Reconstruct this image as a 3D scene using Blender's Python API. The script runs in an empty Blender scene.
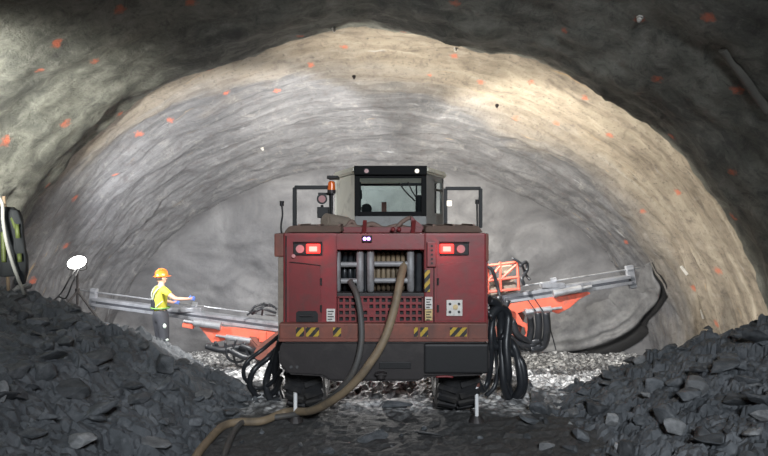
import bpy, bmesh, math, random
import numpy as np
from mathutils import Vector, Matrix, noise, Quaternion
from mathutils.bvhtree import BVHTree
random.seed(7)
S = bpy.context.scene
COL = S.collection
V = Vector
F = 555.0; CX = 384.0; HY = 220.0; CZ = 2.5      # focal length in pixels, centre, horizon row, camera height

def P(px, py, Y):
    """a point of the place: the pixel it was measured at and its distance"""
    return V(((px-CX)*Y/F, Y, CZ-(py-HY)*Y/F))
def lerp(a, b, t): return a+(b-a)*t
def sst(a, b, x):
    t = min(1, max(0, (x-a)/(b-a))); return t*t*(3-2*t)
def interp(tab, x):
    if x <= tab[0][0]: return tab[0][1]
    for (x0, y0), (x1, y1) in zip(tab, tab[1:]):
        if x <= x1: return y0+(y1-y0)*(x-x0)/(x1-x0)
    return tab[-1][1]

# ------------------------------------------------------------------ materials
class NT:
    def __init__(s, name):
        s.m = bpy.data.materials.new(name); s.m.use_nodes = True
        s.n = s.m.node_tree.nodes; s.l = s.m.node_tree.links
        s.b = s.n['Principled BSDF']; s.out = s.n['Material Output']
    def node(s, t, **kw):
        n = s.n.new(t)
        for k, v in kw.items(): setattr(n, k, v)
        return n
    def set(s, n, **kw):
        for k, v in kw.items(): n.inputs[k.replace('_', ' ')].default_value = v
        return n
    def noise(s, vec, scale, detail=4, rough=.6, dist=0):
        n = s.node('ShaderNodeTexNoise'); n.inputs['Scale'].default_value = scale
        n.inputs['Detail'].default_value = detail; n.inputs['Roughness'].default_value = rough
        n.inputs['Distortion'].default_value = dist
        if vec: s.l.new(vec, n.inputs['Vector'])
        return n.outputs['Fac']
    def ramp(s, fac, stops):
        n = s.node('ShaderNodeValToRGB'); cr = n.color_ramp
        while len(cr.elements) < len(stops): cr.elements.new(.5)
        for e, (p, c) in zip(cr.elements, stops):
            e.position = p; e.color = (*c, 1) if not isinstance(c, (int, float)) else (c, c, c, 1)
        s.l.new(fac, n.inputs['Fac']); return n.outputs['Color']
    def mix(s, fac, a, b, mode='MIX'):
        n = s.node('ShaderNodeMix', data_type='RGBA', blend_type=mode)
        for ix, v in ((0, fac), (6, a), (7, b)):
            sock = n.inputs[ix]
            if hasattr(v, 'is_output'): s.l.new(v, sock)
            elif isinstance(v, (int, float)): sock.default_value = v if ix == 0 else (v, v, v, 1)
            else: sock.default_value = (*v, 1)
        return n.outputs[2]
    def math(s, op, a, b=None, c=None):
        n = s.node('ShaderNodeMath', operation=op)
        for i, v in enumerate((a, b, c)):
            if v is None: continue
            if hasattr(v, 'is_output'): s.l.new(v, n.inputs[i])
            else: n.inputs[i].default_value = v
        return n.outputs[0]
    def mapping(s, vec, scale=(1, 1, 1), rot=(0, 0, 0)):
        n = s.node('ShaderNodeMapping'); n.inputs['Scale'].default_value = scale
        n.inputs['Rotation'].default_value = rot; s.l.new(vec, n.inputs['Vector']); return n.outputs[0]
    def bump(s, h, strength=.4, dist=.02):
        n = s.node('ShaderNodeBump'); n.inputs['Strength'].default_value = strength
        n.inputs['Distance'].default_value = dist; s.l.new(h, n.inputs['Height'])
        s.l.new(n.outputs[0], s.b.inputs['Normal'])
    def obj(s): return s.node('ShaderNodeTexCoord').outputs['Object']
    def pos(s): return s.node('ShaderNodeNewGeometry').outputs['Position']

def simple(name, col, rough=.5, metal=0., var=.25, dirt=None, dirt_amt=.5, scale=6, bump=.1):
    t = NT(name); o = t.obj()
    f = t.noise(o, scale, 5)
    base = t.mix(f, tuple(c*(1-var) for c in col), tuple(min(1, c*(1+var)) for c in col))
    if dirt:
        g = t.noise(o, scale*.55, 7, .7, .6)
        base = t.mix(t.ramp(g, [(.62-.3*dirt_amt, 0.), (.78, 1.)]), base, dirt)
    t.l.new(base, t.b.inputs['Base Color'])
    t.b.inputs['Roughness'].default_value = rough; t.b.inputs['Metallic'].default_value = metal
    if bump: t.bump(t.noise(o, scale*5, 4), bump, .01)
    return t.m
def emit(name, col, strength, base=(.05, .05, .05)):
    t = NT(name); t.b.inputs['Base Color'].default_value = (*base, 1)
    t.b.inputs['Emission Color'].default_value = (*col, 1); t.b.inputs['Emission Strength'].default_value = strength
    return t.m
def glass(name, tint=(.9, .95, .95), refl=.06):
    t = NT(name); tr = t.node('ShaderNodeBsdfTransparent'); tr.inputs[0].default_value = (*tint, 1)
    gl = t.node('ShaderNodeBsdfGlossy'); gl.inputs['Roughness'].default_value = .05
    mx = t.node('ShaderNodeMixShader'); mx.inputs[0].default_value = refl
    t.l.new(tr.outputs[0], mx.inputs[1]); t.l.new(gl.outputs[0], mx.inputs[2]); t.l.new(mx.outputs[0], t.out.inputs[0])
    return t.m
def hazard(name):
    t = NT(name); o = t.obj(); sp = t.node('ShaderNodeSeparateXYZ'); t.l.new(o, sp.inputs[0])
    d = t.math('ADD', sp.outputs[0], t.math('MULTIPLY', sp.outputs[2], -0.9))
    fr = t.math('FRACT', t.math('MULTIPLY', t.math('ADD', d, 5.0), 9.0))
    st = t.math('GREATER_THAN', fr, .5)
    dirt = t.ramp(t.noise(o, 16, 5), [(.5, 0.), (.75, 1.)])
    c = t.mix(st, (.45, .30, .03), (.02, .02, .02))
    c = t.mix(t.math('MULTIPLY', dirt, .6), c, (.10, .06, .05))
    t.l.new(c, t.b.inputs['Base Color']); return t.m

M = {}
M['red'] = simple('red_paint', (.215, .026, .030), .45, 0, .25, (.105, .050, .045), .6, 5, .12)
M['red_dark'] = simple('dark_red_paint', (.165, .020, .022), .5, 0, .2, (.06, .035, .03), .5, 6)
M['rust'] = simple('orange_brown_paint', (.205, .068, .048), .65, 0, .35, (.085, .05, .043), .75, 5, .2)
M['orange'] = simple('orange_red_paint', (.78, .150, .090), .45, 0, .2, (.30, .14, .11), .4, 7)
M['charcoal'] = simple('charcoal_steel', (.026, .022, .022), .55, .1, .3, (.055, .048, .045), .4, 5, .15)
M['black'] = simple('black_paint', (.008, .008, .009), .6, 0, .3)
M['rubber'] = simple('black_rubber', (.018, .018, .020), .7, 0, .3, (.06, .055, .05), .5, 8, .2)
M['hose_black'] = simple('black_hose_rubber', (.020, .022, .026), .38, 0, .3, (.05, .05, .05), .3, 9)
M['hose_tan'] = simple('tan_hose_rubber', (.22, .165, .105), .65, 0, .25, (.09, .075, .06), .5, 6)
M['hose_dark'] = simple('grey_hose_rubber', (.07, .068, .066), .6, 0, .3, (.10, .08, .06), .4, 6)
M['steel'] = simple('bare_steel', (.42, .43, .45), .4, .6, .2, (.16, .15, .15), .4, 9)
M['dull_steel'] = simple('dull_dirty_steel', (.27, .27, .275), .55, .15, .25, (.11, .09, .085), .6, 7)
M['chrome'] = simple('bright_rod', (.9, .9, .9), .35, .15, .05, None, bump=0)
M['alu'] = simple('grey_feed_metal', (.40, .41, .44), .4, .45, .2, (.14, .14, .15), .5, 4)
M['alu_dark'] = simple('dark_feed_metal', (.10, .105, .12), .45, .4, .25)
M['cream'] = simple('cream_cab_paint', (.66, .64, .54), .5, 0, .12, (.24, .21, .17), .3, 5)
M['cab_grey'] = simple('grey_cab_paint', (.20, .205, .20), .55, 0, .2, (.10, .09, .08), .4, 5)
M['cab_dark'] = simple('dark_cab_trim', (.006, .0065, .007), .75, 0, .2); M['cab_dark'].node_tree.nodes['Principled BSDF'].inputs['Specular IOR Level'].default_value = .2
M['lid'] = simple('dusty_red_brown_lid', (.19, .125, .10), .75, 0, .25, (.10, .08, .07), .5, 6)
M['cage'] = simple('dull_orange_red_paint', (.52, .095, .06), .5, 0, .25, (.2, .1, .08), .4, 7)
M['dusty'] = simple('dusty_canister', (.24, .195, .155), .75, 0, .25, (.10, .08, .07), .5, 6)
M['white'] = simple('white_plate', (.62, .60, .56), .55, 0, .1, (.25, .22, .2), .4, 20, 0)
M['yellowed'] = simple('yellowed_plate', (.55, .42, .20), .55, 0, .15, (.2, .15, .1), .4, 20, 0)
M['hazard'] = hazard('hazard_stripes')
M['tail'] = emit('lit_tail_lamp', (1, .035, .025), 2.6, (.5, .02, .02))
M['tail_core'] = emit('tail_lamp_core', (1, .30, .24), 2.2, (.5, .1, .1))
M['dimlens'] = simple('clear_lens', (.42, .22, .22), .2, 0, .2, None, bump=0)
M['violet'] = emit('violet_lamp', (.55, .25, 1), 7, (.2, .1, .3))
M['orange_lens'] = simple('orange_beacon_lens', (.75, .14, .02), .25, 0, .1, None, bump=0)
M['lamp_on'] = emit('lit_work_lamp', (1, .93, .8), 1.5)
M['lamp_lit'] = emit('lit_flood_lamp', (1, .98, .95), 14)
M['glass'] = glass('cab_glass')
M['skin'] = simple('skin', (.55, .31, .22), .5, 0, .1, None, bump=0)
M['hair'] = simple('dark_hair', (.04, .028, .02), .6)
M['shirt'] = simple('yellow_shirt', (.50, .46, .045), .8, 0, .12, None, bump=.1, scale=10)
M['trouser'] = simple('charcoal_work_trousers', (.045, .047, .055), .85, 0, .25, None, bump=.2, scale=10)
M['strap'] = simple('pale_reflective_strap', (.30, .33, .24), .6)
M['harness'] = simple('dark_bib', (.018, .02, .026), .8)
M['green'] = simple('green_belt', (.13, .27, .07), .7)
M['glove'] = simple('blue_glove', (.10, .19, .55), .7)
M['helmet'] = simple('orange_helmet', (.85, .17, .02), .3, 0, .05, None, bump=0)
M['boot'] = simple('dark_boot', (.02, .018, .016), .6)
M['reflect'] = simple('reflective_patch', (.7, .8, .7), .4, bump=0)
M['cloth_dark'] = simple('dark_jacket_cloth', (.010, .013, .016), .85, 0, .3, None, scale=8, bump=.3)
M['hivis'] = simple('lime_reflective_tape', (.055, .075, .016), .6, 0, .2, None, scale=12)
M['wood'] = simple('weathered_wood', (.20, .15, .10), .8)
M['rope'] = simple('pale_hose', (.24, .245, .235), .7)

def rock_mat(name, a, b, c, rough=.62, scale=3.5):
    t = NT(name); oi = t.node('ShaderNodeObjectInfo'); o = t.obj()
    vec = t.node('ShaderNodeVectorMath', operation='ADD'); t.l.new(o, vec.inputs[0]); t.l.new(oi.outputs['Location'], vec.inputs[1])
    p = vec.outputs[0]
    f = t.noise(p, scale, 6, .65)
    col = t.ramp(f, [(.3, a), (.52, b), (.75, c)])
    r = t.math('ADD', t.math('MULTIPLY', oi.outputs['Random'], .9), .6)
    m = t.node('ShaderNodeVectorMath', operation='SCALE'); t.l.new(col, m.inputs[0]); t.l.new(r, m.inputs['Scale'])
    t.l.new(m.outputs[0], t.b.inputs['Base Color'])
    t.b.inputs['Roughness'].default_value = rough
    t.bump(t.noise(p, scale*6, 5, .7), .55, .03)
    return t.m
M['rock'] = rock_mat('dark_blasted_rock', (.034, .039, .044), (.080, .086, .093), (.16, .166, .174))
M['rock_pale'] = rock_mat('pale_blasted_rock', (.12, .125, .13), (.21, .215, .22), (.33, .33, .33))

# ------------------------------------------------------------------ mesh helpers
def bm_new(): return bmesh.new()
def join(bm, tmp):
    me = bpy.data.meshes.new('t'); tmp.to_mesh(me); tmp.free(); bm.from_mesh(me); bpy.data.meshes.remove(me)
def box(bm, lo, hi, bevel=0., seg=2):
    t = bmesh.new(); bmesh.ops.create_cube(t, size=1)
    lo, hi = V(lo), V(hi); c = (lo+hi)/2; d = hi-lo
    for v in t.verts: v.co = V((v.co.x*d.x, v.co.y*d.y, v.co.z*d.z))+c
    if bevel: bmesh.ops.bevel(t, geom=t.edges[:], offset=bevel, segments=seg, affect='EDGES', profile=.6)
    join(bm, t)
def frame_of(d, up=V((0, 0, 1))):
    d = d.normalized()
    if abs(d.dot(up)) > .98: up = V((0, 1, 0))
    s = d.cross(up).normalized(); u = s.cross(d).normalized()
    return d, s, u
def beam(bm, p, q, w, h, bevel=0., up=V((0, 0, 1))):
    p, q = V(p), V(q); d, s, u = frame_of(q-p, up); L = (q-p).length
    t = bmesh.new(); bmesh.ops.create_cube(t, size=1)
    for v in t.verts: v.co = V((v.co.x*L, v.co.y*w, v.co.z*h))
    if bevel: bmesh.ops.bevel(t, geom=t.edges[:], offset=bevel, segments=2, affect='EDGES')
    c = (p+q)/2
    for v in t.verts: v.co = c+d*v.co.x+s*v.co.y+u*v.co.z
    join(bm, t)
def bar(bm, p, q, r, n=10, r2=None):
    p, q = V(p), V(q); r2 = r if r2 is None else r2
    d, s, u = frame_of(q-p)
    rings = []
    for c, rr in ((p, r), (q, r2)):
        rings.append([bm.verts.new(c+(s*math.cos(a)+u*math.sin(a))*rr) for a in [2*math.pi*i/n for i in range(n)]])
    for i in range(n):
        bm.faces.new((rings[0][i], rings[0][(i+1) % n], rings[1][(i+1) % n], rings[1][i]))
    bm.faces.new(rings[0][::-1]); bm.faces.new(rings[1])
def spline(pts, n=8):
    pts = [V(p) for p in pts]; out = []
    ext = [pts[0]*2-pts[1]]+pts+[pts[-1]*2-pts[-2]]
    for i in range(1, len(ext)-2):
        a, b, c, d = ext[i-1:i+3]
        for k in range(n):
            t = k/n
            out.append(.5*((2*b)+(c-a)*t+(2*a-5*b+4*c-d)*t*t+(3*b-a-3*c+d)*t**3))
    out.append(pts[-1]); return out
def tube(bm, pts, r, n=10, sub=8, smooth=True):
    path = spline(pts, sub) if sub > 1 else [V(p) for p in pts]
    N = len(path); prev = None; rings = []
    _, s, u = frame_of(path[1]-path[0])
    for i, p in enumerate(path):
        d = (path[min(i+1, N-1)]-path[max(i-1, 0)]).normalized()
        s = (s-d*s.dot(d)).normalized(); u = d.cross(s)
        rr = r(i/(N-1)) if callable(r) else r
        rings.append([bm.verts.new(p+(s*math.cos(a)+u*math.sin(a))*rr) for a in [2*math.pi*k/n for k in range(n)]])
    for A, B in zip(rings, rings[1:]):
        for i in range(n):
            f = bm.faces.new((A[i], A[(i+1) % n], B[(i+1) % n], B[i])); f.smooth = smooth
    bm.faces.new(rings[0][::-1]); bm.faces.new(rings[-1])
def prism(bm, pts, ext, bevel=0.):
    t = bmesh.new(); ext = V(ext)
    a = [t.verts.new(V(p)) for p in pts]; b = [t.verts.new(V(p)+ext) for p in pts]; n = len(a)
    t.faces.new(a[::-1]); t.faces.new(b)
    for i in range(n): t.faces.new((a[i], a[(i+1) % n], b[(i+1) % n], b[i]))
    bmesh.ops.recalc_face_normals(t, faces=t.faces[:])
    if bevel: bmesh.ops.bevel(t, geom=t.edges[:], offset=bevel, segments=2, affect='EDGES')
    join(bm, t)
def ball(bm, c, r, sc=(1, 1, 1), u=16, v=10, rot=None):
    t = bmesh.new(); bmesh.ops.create_uvsphere(t, u_segments=u, v_segments=v, radius=r)
    for w in t.verts:
        w.co = V((w.co.x*sc[0], w.co.y*sc[1], w.co.z*sc[2]))
        if rot: w.co = rot @ w.co
        w.co += V(c)
    for f in t.faces: f.smooth = True
    join(bm, t)
def lathe_x(bm, c, prof, n=40):
    """profile of (x, radius) turned about the X axis through c"""
    rings = [[bm.verts.new(V((c[0]+x, c[1]+r*math.cos(a), c[2]+r*math.sin(a)))) for a in [2*math.pi*k/n for k in range(n)]] for x, r in prof]
    for A, B in zip(rings, rings[1:]):
        for i in range(n): bm.faces.new((A[i], A[(i+1) % n], B[(i+1) % n], B[i]))
    bm.faces.new(rings[0][::-1]); bm.faces.new(rings[-1])

WORLD = {}
def link(name, me, m, parent=None, center=None):
    o = bpy.data.objects.new(name, me); COL.objects.link(o)
    if m and not me.materials: me.materials.append(m)
    n = len(me.vertices); co = np.empty(n*3); me.vertices.foreach_get('co', co); co = co.reshape(-1, 3)
    if center is None:
        c = (co.min(0)+co.max(0))/2
        if parent is None: c[2] = co[:, 2].min()
    else: c = np.array(center)
    co -= c; me.vertices.foreach_set('co', co.ravel()); me.update()
    c = V(c); WORLD[o.name] = c
    if parent: o.parent = parent; o.location = c-WORLD[parent.name]
    else: o.location = c
    return o
def obj(name, bm, m, parent=None, center=None, recalc=True, label=None):
    if recalc: bmesh.ops.recalc_face_normals(bm, faces=bm.faces[:])
    me = bpy.data.meshes.new(name); bm.to_mesh(me); bm.free()
    o = link(name, me, M[m] if isinstance(m, str) else m, parent, center)
    if label: o['label'] = label
    return o
def each(name, bm, m, parent=None, label=None):
    """every loose piece of bm as a part of its own"""
    bm.verts.ensure_lookup_table(); seen = set(); out = []
    for v0 in bm.verts[:]:
        if v0 in seen: continue
        st = [v0]; comp = set()
        while st:
            v = st.pop()
            if v in comp: continue
            comp.add(v); st += [e.other_vert(v) for e in v.link_edges]
        seen |= comp; nb = bm_new(); mp = {v: nb.verts.new(v.co) for v in comp}
        for f in {f for v in comp for f in v.link_faces}:
            g = nb.faces.new([mp[v] for v in f.verts]); g.smooth = f.smooth
        out.append(obj(name, nb, m, parent, label=label))
    bm.free(); return out
def tag(o, label, cat, group=None, kind=None):
    o['label'] = label; o['category'] = cat
    if group: o['group'] = group
    if kind: o['kind'] = kind
    return o
def thing(name, loc, label, cat, group=None):
    o = bpy.data.objects.new(name, None); COL.objects.link(o); o.location = loc; o.empty_display_size = .3
    WORLD[o.name] = V(loc); return tag(o, label, cat, group)
def smooth(o):
    for p in o.data.polygons: p.use_smooth = True
    return o
def grid_mesh(name, pts, nu, nv, uv=None):
    """pts: array (nu*nv,3), u the slow index"""
    me = bpy.data.meshes.new(name)
    i, j = np.meshgrid(np.arange(nu-1), np.arange(nv-1), indexing='ij')
    a = (i*nv+j).ravel(); f = np.stack([a, a+1, a+nv+1, a+nv], 1)
    me.from_pydata(pts.tolist(), [], f.tolist())
    if uv is not None:
        l = me.uv_layers.new(name='flow'); idx = np.empty(len(me.loops), int); me.loops.foreach_get('vertex_index', idx)
        l.data.foreach_set('uv', uv[idx].ravel())
    me.update(); return me

# ------------------------------------------------------------------ ground shape
def floor_z(x, y):
    side = sst(1.45, 3.3, abs(x+.03)); side = max(side, sst(11.3, 12.2, y))
    return -.195*max(0, min(y, 14.6)-8.0)*side
HL = [(-9, 2.3), (-6.5, 1.85), (-5.54, 1.5), (-4.67, 1.27), (-4.17, 1.03), (-3.65, .90), (-3.2, .56), (-2.7, .36), (-1.93, -.06), (-1.3, -.32)]
HR = [(1.3, -.32), (2.2, -.1), (2.8, .14), (3.4, .36), (4.0, .52), (4.55, .70), (5.53, 1.05), (6.5, 1.32), (9, 1.8)]
def heap_z(x, y, tab):
    h = interp(tab, x)
    if y > 8.15: h -= (y-8.15)*(.40 if tab is HL else .62)+.02*(y-8.15)**2
    return h
def chunk(x, y, size, seed):
    """faceted rubble: each cell a tilted block"""
    w = noise.noise_vector(V((x*1.1, y*1.1, seed)))*size*.25
    p = V((x/size+w.x, y/size*1.25+w.y, seed*7.3))
    d, q = noise.voronoi(p)
    c = q[0]
    h = noise.cell(c*13.7); t = noise.noise_vector(c*3.1)
    dx = p-c
    return (h*.5-.05+dx.x*t.x*1.3+dx.y*t.y*1.3)*size + min(0, (d[1]-d[0])-.12)*size*1.6
def ground_grid(name, x0, x1, y0, y1, dx, dy, fz, rub):
    xs = np.arange(x0, x1+1e-6, dx); ys = np.arange(y0, y1+1e-6, dy)
    pts = []
    for x in xs:
        for y in ys:
            x_, y_ = float(x), float(y); pts.append((x_, y_, fz(x_, y_)+rub(x_, y_)))
    return grid_mesh(name, np.array(pts), len(xs), len(ys))

def heap_rub(x, y):
    return chunk(x, y, .62, 1)*.17+chunk(x, y, .27, 2)*.36+chunk(x, y, .12, 3)*.42+.10*noise.noise(V((x*1.3, y*1.3, 5)))+.03*noise.fractal(V((x*7, y*7, 0)), 1., 2., 4)
def floor_rub(x, y):
    k = .30+.6*max(sst(2.0, 3.0, abs(x)), sst(7.6, 8.1, y))
    return chunk(x, y, .26, 4)*.34*k+chunk(x, y, .12, 5)*.60*k+.04*noise.noise(V((x*1.3, y*1.3, 3)))-.015
def heap_mat(name, dark):
    t = NT(name); p = t.pos()
    f = t.noise(p, 2.2, 7, .7); g = t.noise(p, 11, 6, .7)
    col = t.ramp(f, [(.3, (.032, .037, .042)), (.5, (.072, .079, .087)), (.72, (.15, .158, .168))])
    col = t.mix(t.ramp(g, [(.55, 0.), (.72, .75)]), col, (.16, .168, .178))
    t.l.new(col, t.b.inputs['Base Color']); t.b.inputs['Roughness'].default_value = .6
    t.bump(t.noise(p, 26, 6, .75), .6, .03); return t.m
M['heap'] = heap_mat('muck_rubble', 1)
t = NT('floor_gravel'); p = t.pos(); sp = t.node('ShaderNodeSeparateXYZ'); t.l.new(p, sp.inputs[0])
g = t.noise(p, 22, 7, .75); g2 = t.noise(p, 1.4, 4)
grav = t.ramp(g, [(.3, (.20, .205, .21)), (.5, (.50, .505, .51)), (.66, (.80, .80, .79))])
vo = t.node('ShaderNodeTexVoronoi'); vo.inputs['Scale'].default_value = 13; vo.inputs['Randomness'].default_value = 1; t.l.new(p, vo.inputs['Vector'])
vs_ = t.node('ShaderNodeSeparateColor'); t.l.new(vo.outputs['Color'], vs_.inputs[0])
grav = t.mix(.7, grav, t.ramp(vs_.outputs[0], [(.1, (.07, .072, .075)), (.45, (.30, .305, .31)), (.8, (.66, .66, .66)), (1., (.85, .85, .84))]))
grav = t.mix(t.ramp(vo.outputs['Distance'], [(.45, 0.), (.75, .85)]), grav, (.05, .05, .052))
muck_shade = t.ramp(g, [(.3, (.022, .022, .024)), (.52, (.050, .050, .050)), (.75, (.115, .112, .108))])
edge = t.math('ADD', sp.outputs[1], t.math('MULTIPLY', t.math('SUBTRACT', g2, .5), 1.2))
col = t.mix(t.ramp(t.math('MULTIPLY', edge, .1), [(.715, 0.), (.755, 1.)]), muck_shade, grav)  # mostly foreground shade and lamplight beyond put into the colour, some dark muck
t.l.new(col, t.b.inputs['Base Color']); t.b.inputs['Roughness'].default_value = .75
t.bump(t.noise(p, 30, 5, .7), .5, .03); M['floor'] = t.m

fl = link('floor', ground_grid('floor', -8.2, 8.2, 2.2, 15.9, .055, .055, floor_z, floor_rub), M['floor'], center=(0, 8, 0)); fl['kind'] = 'structure'
hl = link('muck_heap', ground_grid('muck_heap', -7.35, -1.35, 2.4, 11.6, .032, .032, lambda x, y: heap_z(x, y, HL), heap_rub), M['heap'], center=(-4.5, 7, 0))
tag(hl, 'dark grey heap of blasted rubble along the left side of the tunnel', 'rubble heap', None, 'stuff')
hr = link('muck_heap', ground_grid('muck_heap', 1.35, 7.25, 2.4, 11.6, .032, .032, lambda x, y: heap_z(x, y, HR), heap_rub), M['heap'], center=(4.5, 7, 0))
tag(hr, 'dark grey heap of blasted rubble along the right side of the tunnel', 'rubble heap', None, 'stuff')

# ------------------------------------------------------------------ tunnel
ZA = [(-8, 6.9), (0, 6.6), (7, 6.0), (8.7, 5.72), (9.1, 5.73), (10.0, 5.88)]
ZA2 = [(9.85, 6.12), (11, 5.85), (12, 5.45), (13, 5.1), (14, 4.75), (14.8, 4.42), (15.3, 4.05)]
W1 = [(-8, 7.6), (0, 7.4), (7, 7.0), (8.7, 6.86), (9.1, 6.90), (10.0, 7.28)]
W2 = [(9.85, 7.62), (11, 7.6), (12.5, 7.65), (14, 7.75), (15.3, 7.5)]
XC = -.13
def zb(y): return -.5-.15*max(0, y-8)
def tun(t, y, za, w, off=0.):
    c, s = math.cos(t), math.sin(t); b = zb(y)
    return V((XC-(w+off)*c, y, b+(za-b+off)*s))
def build_arch(name, y0, y1, ny, nt, za, wt, disp, mat):
    pts = []; uv = []
    for i in range(ny):
        y = lerp(y0, y1, i/(ny-1))
        for j in range(nt):
            tt = math.pi*(j/(nt-1))
            p = tun(tt, y, interp(za, y), interp(wt, y)); s = tt*6.6
            d = disp(s, y, tt)
            n = V((-math.cos(tt), 0, math.sin(tt)))
            p += n*d; pts.append(p); uv.append((s, y))
    me = grid_mesh(name, np.array(pts), ny, nt, np.array(uv))
    o = link(name, me, mat, center=(0, (y0+y1)/2, 0)); o['kind'] = 'structure'; smooth(o); return o
def d_near(s, y, t):
    q = V((s*.55, y*.8, 1.)); d = .16*noise.fractal(q, 1., 2., 5)
    d += .05*noise.fractal(V((s*2.2, y*2.6, 4)), 1., 2., 4)
    d += .30*math.exp(-((s-2.8)/.5)**2-((y-6.2)/.5)**2)
    d += -.10*math.exp(-((y-8.2)/.6)**2)*(.5+.5*noise.noise(V((s*.6, 3, 1))))
    return d
def d_far(s, y, t):
    q = noise.noise(V((s*.35, y*.4, 9)))
    yy = y+.45*q+.10*noise.noise(V((s*1.4, y, 2)))
    d = .10*noise.fractal(V((s*.6, y*1.1, 6)), 1., 2., 5)+.03*noise.fractal(V((s*2.6, y*3.2, 7)), 1., 2., 5)
    for c, a in ((11.15, .08), (12.1, .17), (12.7, .2), (13.4, .24), (14.1, .26)):     # overlapping sprayed layers
        a *= .55+.9*noise.noise(V((s*.45, c*3, 5)))
        d += a*(sst(c-.10, c+.02, yy)-.0)-a*sst(c, c+.75, yy)
    return d

def marks_list(near):
    pass
def wall_mat(name, kind, marks):
    t = NT(name); p = t.pos(); uv = t.node('ShaderNodeUVMap'); uv.uv_map = 'flow'; u = uv.outputs[0]
    streak = t.noise(t.mapping(u, (.35, 2.0, 1)), 1.6, 7, .62, .5)
    streak2 = t.noise(t.mapping(u, (.6, 5.0, 1)), 1.3, 6, .65, .6)
    blotch = t.noise(p, .9, 5, .6, .3); fine = t.noise(p, 14, 6, .7); big = t.noise(p, .45, 3)
    sp = t.node('ShaderNodeSeparateXYZ'); t.l.new(p, sp.inputs[0])
    if kind == 'near':
        c = t.ramp(blotch, [(.3, (.070, .074, .068)), (.5, (.145, .15, .128)), (.72, (.27, .275, .24))])
        c = t.mix(t.ramp(streak, [(.48, 0.), (.72, .55)]), c, (.31, .32, .28))
        c = t.mix(t.ramp(fine, [(.56, 0.), (.72, .75)]), c, (.07, .072, .068))
        mott = t.noise(p, 3.6, 9, .8, .5)
        c = t.mix(t.ramp(mott, [(.38, .65), (.50, 0.)]), c, (.05, .052, .05))
        c = t.mix(t.ramp(mott, [(.53, 0.), (.68, .5)]), c, (.40, .40, .36))
    else:
        tan = t.ramp(streak, [(.30, (.17, .142, .108)), (.48, (.34, .29, .225)), (.62, (.44, .385, .30)), (.75, (.62, .56, .46))])
        grey = t.ramp(streak2, [(.28, (.075, .076, .081)), (.48, (.135, .136, .143)), (.72, (.22, .22, .228))])
        e = t.math('ADD', sp.outputs[1], t.math('ADD', t.math('MULTIPLY', t.math('SUBTRACT', big, .5), 2.6), t.math('MULTIPLY', t.math('SUBTRACT', streak, .5), 2.4)))
        e = t.math('SUBTRACT', e, t.math('MULTIPLY', sp.outputs[0], .27))
        c = t.mix(t.ramp(t.math('MULTIPLY', e, .05), [(.545, 0.), (.63, 1.)]), tan, grey)
        c = t.mix(t.ramp(t.noise(t.mapping(u, (.25, 2.4, 1)), 2.3, 6, .6, 1.), [(.66, 0.), (.74, .8)]), c, (.50, .34, .17))
        c = t.mix(t.ramp(t.noise(t.mapping(u, (.6, 4., 1)), 1.1, 5, .6, .8), [(.66, 0.), (.72, .45)]), c, (.50, .51, .53))
        mott = t.noise(p, 3.2, 8, .78, .4)
        c = t.mix(t.ramp(mott, [(.36, .42), (.48, 0.)]), c, (.09, .072, .07))
        c = t.mix(t.ramp(mott, [(.54, 0.), (.70, .25)]), c, (.58, .55, .50))
        c = t.mix(t.ramp(fine, [(.56, 0.), (.70, .7)]), c, (.07, .066, .062))
    if marks:
        nv = t.node('ShaderNodeTexNoise'); nv.inputs['Scale'].default_value = 16; t.l.new(p, nv.inputs['Vector'])
        off = t.node('ShaderNodeVectorMath', operation='SCALE'); off.inputs['Scale'].default_value = .16; t.l.new(nv.outputs['Color'], off.inputs[0])
        ad = t.node('ShaderNodeVectorMath', operation='ADD'); t.l.new(p, ad.inputs[0]); t.l.new(off.outputs[0], ad.inputs[1])
        cur = None
        for q, r in marks:
            dn = t.node('ShaderNodeVectorMath', operation='DISTANCE'); t.l.new(ad.outputs[0], dn.inputs[0])
            dn.inputs[1].default_value = (q.x+.08, q.y+.08, q.z+.08)
            v = t.math('DIVIDE', dn.outputs['Value'], r)
            cur = v if cur is None else t.math('MINIMUM', cur, v)
        c = t.mix(t.ramp(cur, [(.3, .62), (1., 0.)]), c, (.74, .165, .075))
    t.l.new(c, t.b.inputs['Base Color']); t.b.inputs['Roughness'].default_value = .7
    h = t.math('ADD', t.math('MULTIPLY', t.noise(p, 7, 8, .78), 1.3), t.math('MULTIPLY', streak2, .25))
    t.bump(h, .75, .06)
    return t.m

near = build_arch('wall_near', -8, 10.0, 150, 300, ZA, W1, d_near, None)
far = build_arch('wall_far', 9.85, 15.3, 200, 420, ZA2, W2, d_far, None)
# the face, from the rim of the far arch to its middle
pts = []; uvs = []; nr, nt = 70, 240
rim_y = 15.3; za_r, w_r = interp(ZA2, rim_y), interp(W2, rim_y)
for i in range(nr):
    rho = 1-i/(nr-1)
    for j in range(nt):
        tt = math.pi*j/(nt-1); b = zb(rim_y)
        q = tun(tt, rim_y, za_r, w_r); n = V((-math.cos(tt), 0, math.sin(tt)))
        q += n*d_far(tt*6.6, rim_y, tt)*1.0
        c = V((XC, 0, b)); x = c.x+(q.x-c.x)*rho; z = c.z+(q.z-c.z)*rho
        k = sst(0, .25, 1-rho)
        y = rim_y+.75*math.sqrt(max(0, 1-rho**6))+k*(.22*noise.fractal(V((x*.5, z*.7, 2)), 1., 2., 5)+.05*noise.fractal(V((x*2, z*2, 5)), 1., 2., 4))
        pts.append((x, y, z)); uvs.append((x, z))
face = link('wall_back', grid_mesh('wall_back', np.array(pts), nr, nt, np.array(uvs)), None, center=(0, 15.6, 0)); face['kind'] = 'structure'; smooth(face)
t = NT('sprayed_face'); p = t.pos()
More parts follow.
